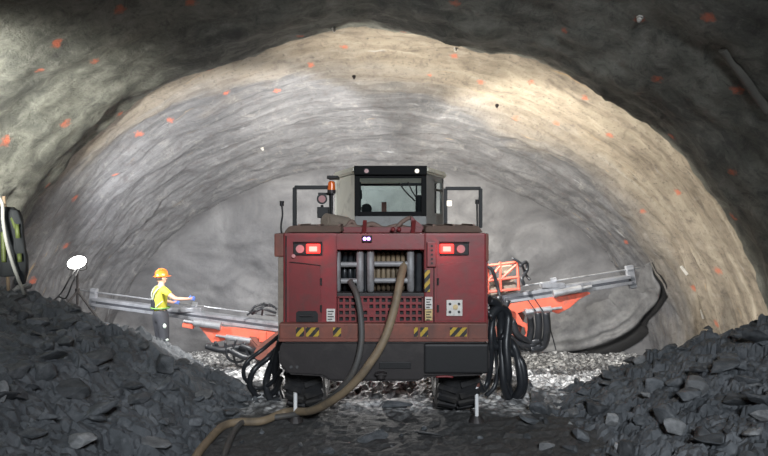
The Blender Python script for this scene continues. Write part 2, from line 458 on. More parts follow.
b1 = t.noise(p, .7, 6, .62, .6); b2 = t.noise(p, 6, 7, .7)
c = t.ramp(b1, [(.3, (.10, .10, .106)), (.5, (.165, .165, .172)), (.7, (.25, .25, .255))])
c = t.mix(t.ramp(b2, [(.55, 0.), (.75, .5)]), c, (.10, .10, .11))
t.l.new(c, t.b.inputs['Base Color']); t.b.inputs['Roughness'].default_value = .65; t.bump(t.noise(p, 8, 7, .7), .5, .05)
face.data.materials.append(t.m)

def bvh_of(o):
    me = o.data; return BVHTree.FromPolygons([o.matrix_basis @ v.co for v in me.vertices], [tuple(p.vertices) for p in me.polygons])
bpy.context.view_layer.update()
TREES = {'near': bvh_of(near), 'far': bvh_of(far)}
CAM = V((0, 0, CZ))
def cast(px, py, which=('near', 'far')):
    d = (P(px, py, 10)-CAM).normalized(); best = None
    for k in which:
        h = TREES[k].ray_cast(CAM, d)
        if h[0] and (best is None or h[3] < best[2]): best = (h[0], h[1], h[3], k)
    return best
MK = [(56,43,1.3),(94,61,1.1),(40,70,1),(65,123,1.5),(6,141,1.2),(120,10,1.3),(191,2,1.2),(139,134,1.2),(116,175,.9),(120,114,.8),(226,93,.9),(47,186,.8),(75,198,1.3),
      (455,3,1.2),(300,36,.9),(403,32,.9),(344,47,.8),(454,56,1),(311,65,.9),(277,91,1),(481,82,1),(515,119,1),(639,19,1.1),(708,18,1.6),(564,30,.8),(657,79,1.2),(737,90,1.2),
      (531,82,.9),(556,123,1),(610,135,1.1),(672,137,.8),(732,172,1.2),(678,192,1.2),(643,211,.9),(733,217,1),(626,242,.7),(718,271,1.4),(694,288,1),(717,324,1),(66,246,.9),(33,281,1.2),(585,98,.7),(430,75,.6),(170,120,.7),(210,70,.8)]
mk = {'near': [], 'far': []}
for px, py, s in MK:
    h = cast(px, py)
    if h: mk[h[3]].append((h[0], .045*s+.004*h[2]))
near.data.materials.append(wall_mat('near_rock_wall', 'near', mk['near']))
far.data.materials.append(wall_mat('sprayed_wall', 'far', mk['far']))

# torn lower edge of the sprayed layer on the right
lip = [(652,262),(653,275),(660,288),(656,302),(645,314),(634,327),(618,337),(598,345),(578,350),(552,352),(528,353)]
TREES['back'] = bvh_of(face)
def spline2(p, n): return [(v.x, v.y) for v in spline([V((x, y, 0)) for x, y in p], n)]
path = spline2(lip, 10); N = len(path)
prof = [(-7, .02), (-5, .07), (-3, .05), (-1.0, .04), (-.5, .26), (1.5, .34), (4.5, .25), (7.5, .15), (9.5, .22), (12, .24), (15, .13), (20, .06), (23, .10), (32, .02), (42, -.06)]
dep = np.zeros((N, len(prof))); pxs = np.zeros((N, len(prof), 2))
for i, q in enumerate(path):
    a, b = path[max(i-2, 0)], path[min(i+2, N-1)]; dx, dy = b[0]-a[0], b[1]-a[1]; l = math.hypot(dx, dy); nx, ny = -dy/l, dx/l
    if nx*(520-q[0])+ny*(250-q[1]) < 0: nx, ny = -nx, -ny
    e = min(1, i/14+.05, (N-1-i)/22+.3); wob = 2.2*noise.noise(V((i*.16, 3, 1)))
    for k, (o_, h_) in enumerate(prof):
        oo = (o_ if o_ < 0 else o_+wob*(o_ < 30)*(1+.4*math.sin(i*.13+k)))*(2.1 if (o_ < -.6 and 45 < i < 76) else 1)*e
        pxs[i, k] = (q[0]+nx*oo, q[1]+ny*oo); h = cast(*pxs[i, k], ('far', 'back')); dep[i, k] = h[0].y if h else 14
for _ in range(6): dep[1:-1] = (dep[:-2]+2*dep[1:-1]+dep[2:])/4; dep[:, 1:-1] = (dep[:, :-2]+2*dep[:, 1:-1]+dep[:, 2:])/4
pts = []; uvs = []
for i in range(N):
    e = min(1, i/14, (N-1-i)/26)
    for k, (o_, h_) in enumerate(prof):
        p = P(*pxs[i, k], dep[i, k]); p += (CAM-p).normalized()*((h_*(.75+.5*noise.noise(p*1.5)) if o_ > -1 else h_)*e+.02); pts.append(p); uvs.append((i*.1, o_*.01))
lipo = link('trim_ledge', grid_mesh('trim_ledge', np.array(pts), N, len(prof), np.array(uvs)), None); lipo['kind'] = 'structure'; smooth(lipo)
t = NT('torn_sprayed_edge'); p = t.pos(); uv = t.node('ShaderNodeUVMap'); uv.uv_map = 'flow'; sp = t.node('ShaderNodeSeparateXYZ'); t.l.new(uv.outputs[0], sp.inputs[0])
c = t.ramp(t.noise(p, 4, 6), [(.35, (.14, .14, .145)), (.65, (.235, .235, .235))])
c = t.mix(t.ramp(t.math('ADD', sp.outputs[1], .2), [(.192, 1.), (.197, 0.)]), c, (.018, .018, .019))     # shade of the gap below the torn edge, put into the colour
t.l.new(c, t.b.inputs['Base Color']); t.b.inputs['Roughness'].default_value = .6; t.bump(t.noise(p, 14, 6), .4, .03)
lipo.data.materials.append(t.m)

# ------------------------------------------------------------------ drilling rig
RIG = thing('drilling_rig', (-.035, 8.7, 0), 'large red two-boom drilling rig seen from behind in the middle of the tunnel', 'drilling rig')
YR = 6.5
def R(px, py, Y=YR): return P(px, py, Y)
def pbox(bm, x0, y0, x1, y1, Y0, Y1, bevel=.012):
    """box whose near face covers those pixels at depth Y0, and runs back to Y1"""
    a, b = P(x0, y1, Y0), P(x1, y0, Y0); box(bm, (a.x, Y0, a.z), (b.x, Y1, b.z), bevel)

bm = bm_new()                                     # rear body: two side blocks, crossbar and lower band around the reel bay
pbox(bm, 283, 233, 337, 345, 6.5, 8.1, .025)
pbox(bm, 424, 233, 486.5, 345, 6.5, 8.1, .025)
pbox(bm, 331, 233.5, 430, 250, 6.515, 6.75, .012)
pbox(bm, 333, 322, 428, 345, 6.52, 8.1, .01)
pbox(bm, 333, 250, 428, 345, 7.35, 8.1, .01)
BODY = obj('rear_body', bm, 'red', RIG)
bm = bm_new(); pbox(bm, 337, 293, 424, 297, 6.515, 6.7, .004); obj('bay_sill', bm, 'charcoal', RIG)
bm = bm_new(); pbox(bm, 337, 250, 424, 294, 7.2, 7.34, .004); obj('bay_back', bm, 'black', RIG)
for s in (0, 1):
    bm = bm_new()
    if s == 0: pbox(bm, 274, 233.5, 283.5, 257, 6.53, 8.0, .02)
    else: pbox(bm, 485.5, 233.5, 489, 262, 6.53, 8.0, .02)
    obj('side_box', bm, 'rust', RIG)
    bm = bm_new()
    if s == 0: pbox(bm, 278, 257, 283.5, 340, 6.56, 8.0, .01)
    else: pbox(bm, 485.5, 262, 488, 340, 6.56, 8.0, .01)
    obj('side_plate', bm, 'dusty' if s == 0 else 'red_dark', RIG)
    bm = bm_new(); x0, x1 = ((281, 342), (424, 486))[s]          # engine lids with a folded rear lip
    a, b = R(x0, 229), R(x1, 229)
    prism(bm, [(a.x+.02, 6.56, 2.355), (b.x-.02, 6.56, 2.355), (b.x-.04, 6.75, 2.425), (a.x+.05, 6.75, 2.425)], (0, 1.3, .012), .01)
    for k in range(3): beam(bm, (a.x+.15+.25*k, 6.9, 2.438), (a.x+.15+.25*k, 7.9, 2.44), .03, .02)
    obj('engine_lid', bm, 'lid', RIG)
# access doors with their latches
for side, pts in (('l', [(289,263),(320,266),(322,321),(289,322)]), ('r', [(437,264),(484,261),(484,321),(437,321)])):
    bm = bm_new(); q = [R(x, y, 6.488) for x, y in pts]; prism(bm, q, (0, .03, 0), .004)
    d = obj('access_door', bm, 'red_dark' if side == 'l' else 'red', RIG)
    bm = bm_new()
    hx = 321 if side == 'l' else 438
    for hy in (278, 305): bar(bm, R(hx, hy, 6.478), R(hx, hy+7, 6.478), .012)
    each('hinge', bm, 'charcoal', d)
    if side == 'l':
        bm = bm_new(); q = [R(x, y, 6.482) for x, y in ((296,313),(298,311),(316,311),(318,314),(318,322),(296,322))]; prism(bm, q, (0, .03, 0), .003)
        bar(bm, R(300, 316, 6.47), R(313, 316, 6.47), .01)
        obj('latch_recess', bm, 'black', d, label='black latch recess')
# scrapes and seams: raised weld beads
bm = bm_new()
tube(bm, [R(289.5,262,6.49),R(305,263.5,6.49),R(320.5,265.5,6.49)], .006, 6, 3); tube(bm, [R(286,236,6.495),R(286,300,6.495),R(286,343,6.495)], .008, 6, 3); tube(bm, [R(434,252,6.495),R(434,300,6.495),R(434,322,6.495)], .006, 6, 3)
each('weld_bead', bm, 'charcoal', RIG)
# perforated grille: a real plate with holes
bm = bm_new()
gx0, gy0, gx1, gy1 = 338, 297, 423, 322
a, b = R(gx0, gy1, 6.50), R(gx1, gy0, 6.50); nc, nrw = 14, 4
cw, ch = (b.x-a.x)/nc, (b.z-a.z)/nrw; hole = .045
def quad(bm, x0, z0, x1, z1, y):
    if x1-x0 < 1e-5 or z1-z0 < 1e-5: return
    box(bm, (x0, y, z0), (x1, y+.012, z1))
for j in range(nrw+1):
    z = a.z+j*ch; lo = z-(ch-hole)/2 if j else a.z; hi = z+(ch-hole)/2 if j < nrw else b.z
    quad(bm, a.x, lo, b.x, hi, 6.50)
for i in range(nc+1):
    x = a.x+i*cw; lo = x-(cw-hole)/2 if i else a.x; hi = x+(cw-hole)/2 if i < nc else b.x
    for j in range(nrw):
        zc = a.z+(j+.5)*ch; quad(bm, lo, zc-hole/2, hi, zc+hole/2, 6.50)
for i in (4, 5, 9):
    for j in range(nrw):
        if (i+j) % 3 == 0: quad(bm, a.x+i*cw+.008, a.z+j*ch+.01, a.x+(i+1)*cw-.008, a.z+(j+1)*ch-.01, 6.512)
GR = obj('grille_panel', bm, 'red', RIG)
bm = bm_new(); pbox(bm, 338, 297, 423, 322, 6.56, 6.6, 0); obj('grille_backing', bm, 'black', GR)
bm = bm_new()
for x in (338.5, 422.5): beam(bm, R(x, 297, 6.49), R(x, 322, 6.49), .02, .02)
beam(bm, R(338, 297, 6.49), R(423, 297, 6.49), .02, .02); obj('grille_frame', bm, 'red_dark', GR)

# bumper beam with hazard tapes, counterweight
bm = bm_new(); pbox(bm, 279, 323.5, 488, 340, 6.42, 6.56, .018)
beam(bm, R(279, 340, 6.41), R(488, 340, 6.41), .03, .03)
for x in (305, 345, 381, 419, 470): box(bm, R(x-1, 339, 6.40), R(x+1, 325, 6.43))
BUMP = obj('bumper_beam', bm, 'rust', RIG)
for x0, x1 in ((296, 319), (333, 341), (414, 428), (450, 467)):
    bm = bm_new(); pbox(bm, x0, 327.5, x1, 336.5, 6.412, 6.425, 0); obj('hazard_tape', bm, 'hazard', BUMP)
bm = bm_new()
q = [R(x, y, 6.40) for x, y in ((283,341),(487,341),(490,350),(490,371),(484,376),(425,378),(420,382),(330,382),(322,377),(288,375),(279,366),(278,350))]
prism(bm, q, (0, .85, 0), .03)
CW = obj('counterweight', bm, 'charcoal', RIG)
bm = bm_new(); pbox(bm, 424, 344, 489, 374, 6.37, 6.45, .025); obj('cover_plate', bm, 'black', CW)
bm = bm_new(); pbox(bm, 379, 362, 411, 369, 6.39, 6.42, .006); obj('tow_slot', bm, 'black', CW)
bm = bm_new()
for x in (291, 297): bar(bm, R(x, 367, 6.39), R(x, 367, 6.42), .018, 12)
each('bolt_hole', bm, 'black', CW)
bm = bm_new(); bar(bm, R(381, 378, 6.36), R(381, 372, 6.36), .05, 14); box(bm, R(375, 375, 6.3), R(387, 371, 6.45), .01); obj('tow_hitch', bm, 'charcoal', CW)
bm = bm_new(); tube(bm, [R(436, 377, 6.39), R(445, 376.4, 6.39), R(453, 377, 6.39)], .012, 8, 4); obj('lower_edge_strip', bm, 'red_dark', CW)

# tail lamps
for x0, xr, xc in ((293, 313, 300), (440, 447, 461)):
    bm = bm_new(); pbox(bm, x0, 242, x0+29, 255.5, 6.478, 6.52, .012)
    box(bm, R(x0, 242.6, 6.44), R(x0+29, 241.6, 6.50), .004)
    H = obj('tail_lamp', bm, 'black', RIG)
    bm = bm_new(); pbox(bm, xr-7, 244, xr+7, 253.5, 6.455, 6.49, .012); obj('red_lens', bm, 'tail', H)
    bm = bm_new(); pbox(bm, xr-4, 246.5, xr+4, 251.5, 6.447, 6.47, .008); obj('bulb', bm, 'tail_core', H)
    bm = bm_new(); bar(bm, R(xc, 249, 6.455), R(xc, 249, 6.49), .048, 20); obj('round_lens', bm, 'dimlens', H)
bm = bm_new(); bar(bm, R(293.5, 256, 6.46), R(293.5, 256, 6.5), .022, 14); obj('reflector', bm, 'dimlens', RIG)
bm = bm_new(); pbox(bm, 362, 235.5, 372, 242, 6.47, 6.52, .006); H = obj('marker_lamp', bm, 'black', RIG)
bm = bm_new()
for x in (364.7, 368.6): ball(bm, R(x, 238.8, 6.468), .02)
each('lens', bm, 'violet', H, label='lit violet lens')
# small plates
for nm, x0, y0, x1, y1, m in (('label_plate',326.5,309,335,321.5,'white'),('label_plate',425,297,432.5,309,'white'),('label_plate',425,309.5,432.5,320.5,'yellowed')):
    bm = bm_new(); pbox(bm, x0, y0, x1, y1, 6.478, 6.502, .002); o = obj(nm, bm, m, RIG)
    bm = bm_new()
    for k in range(4): pbox(bm, x0+1.2, y0+2+k*2.6, x1-1.2-(k % 2)*1.5, y0+3+k*2.6, 6.475, 6.479, 0)
    obj('print', bm, 'charcoal', o)
bm = bm_new(); pbox(bm, 427, 242, 436.5, 267, 6.45, 6.52, .008); VB = obj('valve_box', bm, 'red', RIG)
bm = bm_new()
for k in range(5): bar(bm, R(432, 246+4.3*k, 6.44), R(432, 246+4.3*k, 6.46), .013, 10)
each('port', bm, 'black', VB)
bm = bm_new(); pbox(bm, 424.5, 270, 430, 292, 6.47, 6.51, .003); obj('hazard_tape', bm, 'hazard', RIG)
bm = bm_new(); pbox(bm, 446.5, 300, 462.5, 316, 6.468, 6.50, .006); SP = obj('socket_plate', bm, 'white', RIG)
bm = bm_new()
for x, y in ((450, 304), (459, 304), (450, 312), (459, 312)): bar(bm, R(x, y, 6.46), R(x, y, 6.472), .016, 12)
each('bolt', bm, 'black', SP)
bm = bm_new(); bar(bm, R(455.5, 307, 6.458), R(455.5, 307, 6.472), .03, 14); obj('warning_dot', bm, 'yellowed', SP)

# hose reels in the bay
def reel(x0, x1, hz, nm_coil, coil_m, n):
    bm = bm_new()
    for x in (x0, x1):
        tube(bm, [R(x, 251, 6.66), R(x, 262, 6.60), R(x, 280, 6.60), R(x, 291, 6.64)], .045, 12, 4)
    posts = bm; bm = bm_new(); c = R((x0+x1)/2, 272, 6.95); w = (x1-x0)*.0117*1.02
    bar(bm, (c.x-w/2-.03, c.y, c.z), (c.x+w/2+.03, c.y, c.z), .17, 24); fr = obj('hose_reel', bm, 'charcoal', RIG)
    each('side_post', posts, 'dull_steel', fr)
    bm = bm_new()
    for y in hz: bar(bm, R(x0+4, y, 6.60), R(x1-3, y, 6.60), .032, 12)
    each('guide_roller', bm, 'dull_steel', fr)
    bm = bm_new(); c = R((x0+x1)/2, 272, 6.95); w = (x1-x0)*.0117*1.02
    for k in range(n):
        x = c.x-w/2+w*(k+.5)/n
        tube(bm, [(x, c.y+.22*math.cos(a), c.z+.22*math.sin(a)) for a in [2*math.pi*i/14 for i in range(15)]], w/n*.47, 8, 2)
    obj(nm_coil, bm, coil_m, fr)
reel(337, 360, (264.5, 281), 'coiled_cable', 'hose_black', 4)
reel(370.5, 410.5, (264, 280.5), 'coiled_hose', 'hose_tan', 8)
bm = bm_new(); bar(bm, R(363, 252, 6.7), R(363, 292, 6.7), .02); bar(bm, R(366, 252, 6.72), R(366, 292, 6.72), .02); bar(bm, R(419, 252, 6.75), R(419, 292, 6.75), .05, 12)
each('pipe_run', bm, 'hose_black', RIG)

# antenna, beacon, canister, mounting frames
bm = bm_new(); tube(bm, [P(282, 236, 6.7), P(281, 226, 6.7), P(282.5, 215, 6.7), P(281.8, 205, 6.7)], .011, 8, 6); bar(bm, P(281.8, 206, 6.7), P(281.8, 201, 6.7), .026, 10); obj('antenna', bm, 'black', RIG)
bm = bm_new(); bar(bm, P(477.3, 228, 7.6), P(477, 203, 7.6), .012); bar(bm, P(477, 204, 7.6), P(477, 199.5, 7.6), .026); obj('antenna', bm, 'black', RIG)
def hoop(x0, x1, y0, y1, Y, r):
    bm = bm_new()
    for p, q in (((x0,y1),(x0,y0)), ((x0,y0),(x1,y0)), ((x1,y0),(x1,y1))): beam(bm, P(*p, Y), P(*q, Y), r, r, .006)
    return bm
obj('guard_frame', hoop(294.7, 331, 187.5, 229, 7.9, .055), 'black', RIG)
g = obj('guard_frame', hoop(445.5, 480.5, 188.5, 228, 7.9, .05), 'black', RIG)
bm = bm_new(); pbox(bm, 447, 200.5, 452, 206, 7.85, 7.95, .01); obj('side_lamp', bm, 'lamp_on', g)
bm = bm_new(); bar(bm, P(331.5, 193.5, 7.75), P(331.5, 190, 7.75), .06, 16); BE = obj('beacon', bm, 'charcoal', RIG)
bm = bm_new(); bar(bm, P(331.5, 190, 7.75), P(331.5, 183, 7.75), .055, 16, .048); ball(bm, P(331.5, 183, 7.75), .048, (1, 1, .6)); obj('beacon_lens', bm, 'orange_lens', BE)
bm = bm_new()
bar(bm, P(331.5, 193, 7.75), P(331.5, 226, 7.75), .015)
pbox(bm, 317, 207, 328, 218, 7.8, 7.95, .01); bar(bm, P(322, 199, 7.78), P(322, 199, 7.95), .075, 18); box(bm, P(318, 195, 7.85), P(334, 193, 7.95)); bar(bm, P(322, 205, 7.9), P(322, 226, 7.9), .02)
CAMB = obj('lamp_bracket', bm, 'black', RIG)
bm = bm_new(); bar(bm, P(322, 199, 7.765), P(322, 199, 7.79), .05, 18); obj('lamp_glass', bm, 'dimlens', CAMB)
bm = bm_new(); pbox(bm, 327, 175.5, 338, 178.5, 7.9, 8.2, .01); bar(bm, P(329, 179, 8), P(329, 176, 8), .03); obj('mirror_arm', bm, 'black', RIG)
bm = bm_new(); a = P(331, 218, 7.4); bar(bm, (a.x-.06, 7.3, a.z-.04), (a.x+.20, 7.55, a.z-.09), .105, 20); bar(bm, (a.x-.075, 7.285, a.z-.036), (a.x-.05, 7.31, a.z-.042), .075, 20); obj('air_filter', bm, 'dusty', RIG)
bm = bm_new()
for pts, r in (([(342,231),(350,226),(362,228),(372,224),(384,229),(398,226),(412,231)], .035), ([(345,229),(352,221),(358,229),(368,230)], .025), ([(395,230),(402,222),(411,218),(416,226)], .028)):
    tube(bm, [P(x, y, 7.3+.03*i) for i, (x, y) in enumerate(pts)], r, 8, 5)
each('hose_run', bm, 'lid', RIG)
bm = bm_new()
for x in (364, 413): beam(bm, P(x, 236, 7.0), P(x+1, 221, 7.2), .05, .03)
pbox(bm, 340, 227, 427, 233, 7.15, 7.9, .01)
for x in (393, 399): ball(bm, P(x, 229.5, 7.05), .03)
obj('deck_tray', bm, 'red_dark', RIG)
bm = bm_new(); q = [P(x, y, 7.25) for x, y in ((411, 216), (424, 227), (424, 233), (411, 233))]; prism(bm, q, (0, .1, 0), .005); obj('deck_bracket', bm, 'red_dark', RIG)

# ---------------- cab
YC0, YC1, YC2 = 8.0, 9.0, 10.4
xr0, xr1 = P(355, 0, YC0).x, P(426, 0, YC0).x
xs0, xs1 = P(336.5, 0, YC1).x, P(443.5, 0, YC1).x
zt, zw, zl, zf = P(0, 176, YC0).z, P(0, 213, YC0).z, 2.2, 1.25
plan = [(xr0, YC0), (xr1, YC0), (xs1, YC1), (xs1, YC2), (xs0, YC2), (xs0, YC1)]
bm = bm_new()
prism(bm, [(x, y, zf) for x, y in plan], (0, 0, zw-zf-.03), .01)
CAB = obj('cab', bm, 'cab_grey', RIG)
bm = bm_new()
def post(x, y, w=.07, d=.07): box(bm, (x-w/2, y-d/2, zw-.04), (x+w/2, y+d/2, zt+.06), .008)
for x, y, w in ((xr0+.03, YC0+.03, .075), (xr1-.03, YC0+.03, .075), (xs0+.03, YC2-.04, .08), (xs1-.03, YC2-.04, .08)): post(x, y, w)
each('corner_post', bm, 'cab_dark', CAB)
# angled cream side panels, the right one glazed
bm = bm_new(); prism(bm, [(xr0-.005, YC0+.01, zw-.15), (xs0, YC1, zw-.15), (xs0, YC1, zt+.03), (xr0-.005, YC0+.01, zt+.03)], (.02, .03, 0), .004)
beam(bm, (xs0, YC1, zw-.15), (xs0, YC1, zt+.03), .05, .05)
obj('side_panel', bm, 'cream', CAB)
bm = bm_new()
a0, a1 = V((xr1, YC0+.01, 0)), V((xs1, YC1, 0))
for k0, k1, m in ((0, .48, 0), (.86, 1., 0)):
    p, q = a0.lerp(a1, k0), a0.lerp(a1, k1)
    prism(bm, [(p.x, p.y, zw-.15), (q.x, q.y, zw-.15), (q.x, q.y, zt+.03), (p.x, p.y, zt+.03)], (-.02, .03, 0), .003)
p, q = a0.lerp(a1, .3), a0.lerp(a1, 1)
for z0, z1 in ((zw-.15, zw), (zt-.05, zt+.03)): prism(bm, [(p.x, p.y, z0), (q.x, q.y, z0), (q.x, q.y, z1), (p.x, p.y, z1)], (-.02, .03, 0), .003)
obj('side_panel', bm, 'cab_grey', CAB)
bm = bm_new(); p, q = a0.lerp(a1, .45), a0.lerp(a1, .9); beam(bm, (p.x, p.y, zt-.17), (q.x, q.y, zt-.17), .03, .03); obj('door_handle', bm, 'black', CAB)
bm = bm_new(); prism(bm, [(p.x, p.y, zw), (q.x, q.y, zw), (q.x, q.y, zt), (p.x, p.y, zt)], (-.006, .006, 0)); obj('side_glass', bm, 'glass', CAB)
bm = bm_new(); rp = [(xr0-.02, YC0-.05), (xr1+.02, YC0-.05), (xs1+.05, YC1), (xs1+.05, YC2+.15), (xs0-.05, YC2+.15), (xs0-.05, YC1)]
zr0, zr1 = P(0, 173, YC0).z, P(0, 166.5, YC0).z
prism(bm, [(x, y, zr0) for x, y in rp], (0, 0, zr1-zr0), .025); ROOF = obj('roof', bm, 'cream', CAB)
bm = bm_new(); box(bm, (xr0-.01, YC0-.075, zr0-.03), (xr1+.01, YC0-.04, zr1+.005), .008); obj('rear_visor', bm, 'cab_dark', ROOF)
for x in (366.5, 417):
    bm = bm_new(); c = P(x, 171, YC0-.1); bar(bm, c, c+V((0, .05, 0)), .04, 16); o = obj('work_lamp', bm, 'black', ROOF)
    bm = bm_new(); bar(bm, c-V((0, .008, 0)), c, .03, 16); obj('lamp_glass', bm, 'lamp_on' if x > 400 else 'dimlens', o)
bm = bm_new(); box(bm, (xr0, YC0+.0, zt-.03), (xr1, YC0+.05, zr0), .004); box(bm, (xr0, YC0, zw-.05), (xr1, YC0+.05, zw+.02), .004)
WF = obj('rear_window_frame', bm, 'cab_dark', CAB)
bm = bm_new(); box(bm, (xr0+.05, YC0+.02, zw), (xr1-.05, YC0+.028, zt)); obj('rear_glass', bm, 'glass', WF)
bm = bm_new(); box(bm, (xs0, YC2-.05, P(0, 186, YC2).z), (xs1, YC2, zr0), .004); obj('front_header', bm, 'cab_dark', CAB)
bm = bm_new(); box(bm, (xs0+.05, YC2-.03, zw-.03), (xs1-.05, YC2-.022, zt)); obj('front_glass', bm, 'glass', CAB)
bm = bm_new(); tube(bm, [P(399, 183, 7.97), P(406, 192, 7.96), P(415, 201, 7.97)], .011, 8, 4); tube(bm, [P(408, 182, 7.97), P(412, 191, 7.96), P(416, 197, 7.97)], .009, 8, 4); each('wiper', bm, 'black', WF)
bm = bm_new(); pbox(bm, 359, 190, 362, 199, 8.05, 8.1, .01); pbox(bm, 359, 182, 361, 214, 8.03, 8.07, .005); pbox(bm, 417, 195, 424.5, 215, 8.08, 8.5, .02); pbox(bm, 402, 183, 424, 185.5, 8.1, 8.13, .004); bar(bm, P(416.5, 184, 8.1), P(416.5, 212, 8.1), .012); each('interior_fitting', bm, 'cab_dark', CAB)
bm = bm_new(); a = P(366.5, 212, 9.2); box(bm, (a.x-.24, 9.1, 1.9), (a.x+.24, 9.25, 2.62), .05); ball(bm, P(366.5, 209, 9.15), .09, (1, .5, 1)); obj('operator_seat', bm, 'cab_dark', CAB)
bm = bm_new(); pbox(bm, 381.5, 202, 386.5, 214, 9.8, 9.9, .01); obj('monitor', bm, 'rust', CAB)

# ---------------- chassis, wheels, jacks
bm = bm_new(); box(bm, (-.72, 7.2, .55), (.66, 11.0, 1.25), .03); box(bm, (-1.15, 8.1, .95), (1.05, 9.9, 1.5), .04); box(bm, (-1.0, 9.8, .95), (.9, 11.1, 1.85), .05)
obj('chassis', bm, 'red_dark', RIG)
def wheel(x, y, w=.5, r=.62):
    bm = bm_new(); c = (x, y, r); h = w/2
    lathe_x(bm, c, [(-h*.8, .30), (-h*.95, .36), (-h, .46), (-h*.93, .555), (-h*.75, .59), (h*.75, .59), (h*.93, .555), (h, .46), (h*.95, .36), (h*.8, .30)], 40)
    for k in range(22):
        for s in (-1, 1):
            a = 2*math.pi*(k+.5*(s > 0))/22; u = V((0, math.cos(a), math.sin(a))); a2 = a+.12; u2 = V((0, math.cos(a2), math.sin(a2)))
            beam(bm, V(c)+V((s*h*.94, 0, 0))+u*.585, V(c)+V((s*.02, 0, 0))+u2*.605, .07, .05, 0, u)
    W = obj('wheel', bm, 'rubber', RIG)
    bm = bm_new(); lathe_x(bm, c, [(-h*.55, .30), (-h*.8, .31), (-h*.5, .2), (h*.5, .2), (h*.8, .31), (h*.55, .30)], 30); obj('rim', bm, 'red_dark', W)
wheel(-1.0, 7.45); wheel(.93, 7.45, .54); wheel(-1.0, 10.45); wheel(.93, 10.45)
for x, top in ((295.5, 383), (476.5, 383)):
    bm = bm_new(); bar(bm, P(x, top-14, 6.95), P(x, top+3, 6.95), .045, 14); J = obj('jack', bm, 'rust', RIG)
    bm = bm_new(); bar(bm, P(x, top+2, 6.93), V((P(x, 0, 6.95).x, 6.93, .05)), .024, 14); obj('rod', bm, 'chrome', J)
    bm = bm_new(); bar(bm, V((P(x, 0, 6.95).x, 6.95, -.02)), V((P(x, 0, 6.95).x, 6.95, .055)), .1, 18, .06); obj('foot', bm, 'charcoal', J)

# ---------------- booms
def boom(root_pt, elbow, head, feed0, feed1, name_side):
    bm = bm_new()
    beam(bm, root_pt, elbow, .26, .28, .03); beam(bm, elbow, head, .18, .2, .03); bar(bm, elbow-V((0, .17, 0)), elbow+V((0, .17, 0)), .13, 18); bar(bm, root_pt+V((0, 0, -.28)), root_pt+V((0, 0, .28)), .17, 20)
    B = obj('boom', bm, 'rust', RIG)
    bm = bm_new(); bar(bm, root_pt+V((0, .15, -.25)), elbow.lerp(root_pt, .45)+V((0, 0, -.16)), .06, 14); bar(bm, elbow.lerp(root_pt, .45)+V((0, 0, -.16)), elbow+V((0, 0, -.08)), .035, 12); obj('lift_cylinder', bm, 'steel', B)
    return B
def feed(B, p, q, steel_off, cradle, cyls, clamp_x):
    d, s, u = frame_of(q-p)
    if s.y > 0: s = -s
    bm = bm_new()
    beam(bm, p+u*.05, q+u*.05, .20, .07, .008); beam(bm, p-u*.07, q-u*.07, .20, .07, .008); beam(bm, p, q, .09, .14)
    for k in range(7):
        c = p.lerp(q, (k+.5)/7); beam(bm, c-d*.04, c+d*.04, .14, .16)
    FR = obj('feed_rail', bm, 'alu', B)
    bm = bm_new(); beam(bm, p.lerp(q, .02)+s*.05-u*.005, q.lerp(p, .02)+s*.05-u*.005, .09, .05); obj('rail_slot', bm, 'alu_dark', FR)
    bm = bm_new(); bar(bm, p.lerp(q, -.02)+u*steel_off, q.lerp(p, -.08)+u*steel_off, .017, 10); obj('drill_steel', bm, 'steel', B)
    bm = bm_new(); e = q+d*.02; beam(bm, e-u*.13, e+u*(steel_off+.08), .16, .09, .01); bar(bm, e+u*(steel_off)-d*.06, e+u*steel_off+d*.06, .06, 14); bar(bm, e-u*.16-d*.05, e-u*.16+d*.08, .05, 12)
    obj('front_guide', bm, 'alu', B)
    bm = bm_new(); c = p.lerp(q, clamp_x); beam(bm, c+u*.05, c+u*(steel_off+.07), .12, .07, .008); box(bm, c+u*.07-V((.28, .12, 0)), c+u*.07+V((.18, .12, .10)), .015); bar(bm, c+u*steel_off-d*.05, c+u*steel_off+d*.05, .05, 12)
    obj('centre_guide', bm, 'alu', B)
    bm = bm_new(); prism(bm, cradle, (0, .22, 0), .012)
    CRA = obj('cradle', bm, 'orange', B, label='orange feed cradle')
    bm = bm_new()
    for a, b, r in cyls:
        bar(bm, a, b, r, 16); dd = (b-a).normalized(); bar(bm, b, b+dd*.22, r*.45, 12); bar(bm, a-dd*.06, a, r*1.15, 14)
    obj('feed_cylinder', bm, 'steel', B)
    return FR
YB = 11.4
# right boom
BR_ = boom(V((.55, 11.0, 1.35)), P(512, 345, 11.3), P(520, 312, 11.55), None, None, 'r')
q0, q1 = P(474, 303.5, YB), P(630, 279, YB)
feed(BR_, q0, q1, .20, [P(x, y, YB-.10) for x, y in ((503,303),(540,298),(577,294),(588,291.5),(591,293.5),(580,299),(570,308),(558,314),(543,308),(527,310),(509,317),(504,312))],
     [(P(556, 293.5, YB-.16), P(581, 288.5, YB-.16), .07), (P(528, 312, YB-.16), P(551, 309, YB-.16), .062)], .52)
bm = bm_new()                                           # red tubular cage around the rock drill
for x0, y0, x1, y1 in ((486,266,519,262),(486,281,519,277),(486,292,520,289),(488,264,488,294),(500,262,501,292),(517,260,519,290),(488,281,500,266),(501,279,517,264)):
    for Y in (YB-.22, YB+.22): bar(bm, P(x0, y0, Y), P(x1, y1, Y), .028, 8)
for x, y in ((486,266),(518,262),(487,290),(519,288)): bar(bm, P(x, y, YB-.22), P(x, y, YB+.22), .026, 8)
obj('drill_cage', bm, 'cage', BR_, label='orange-red tubular cage')
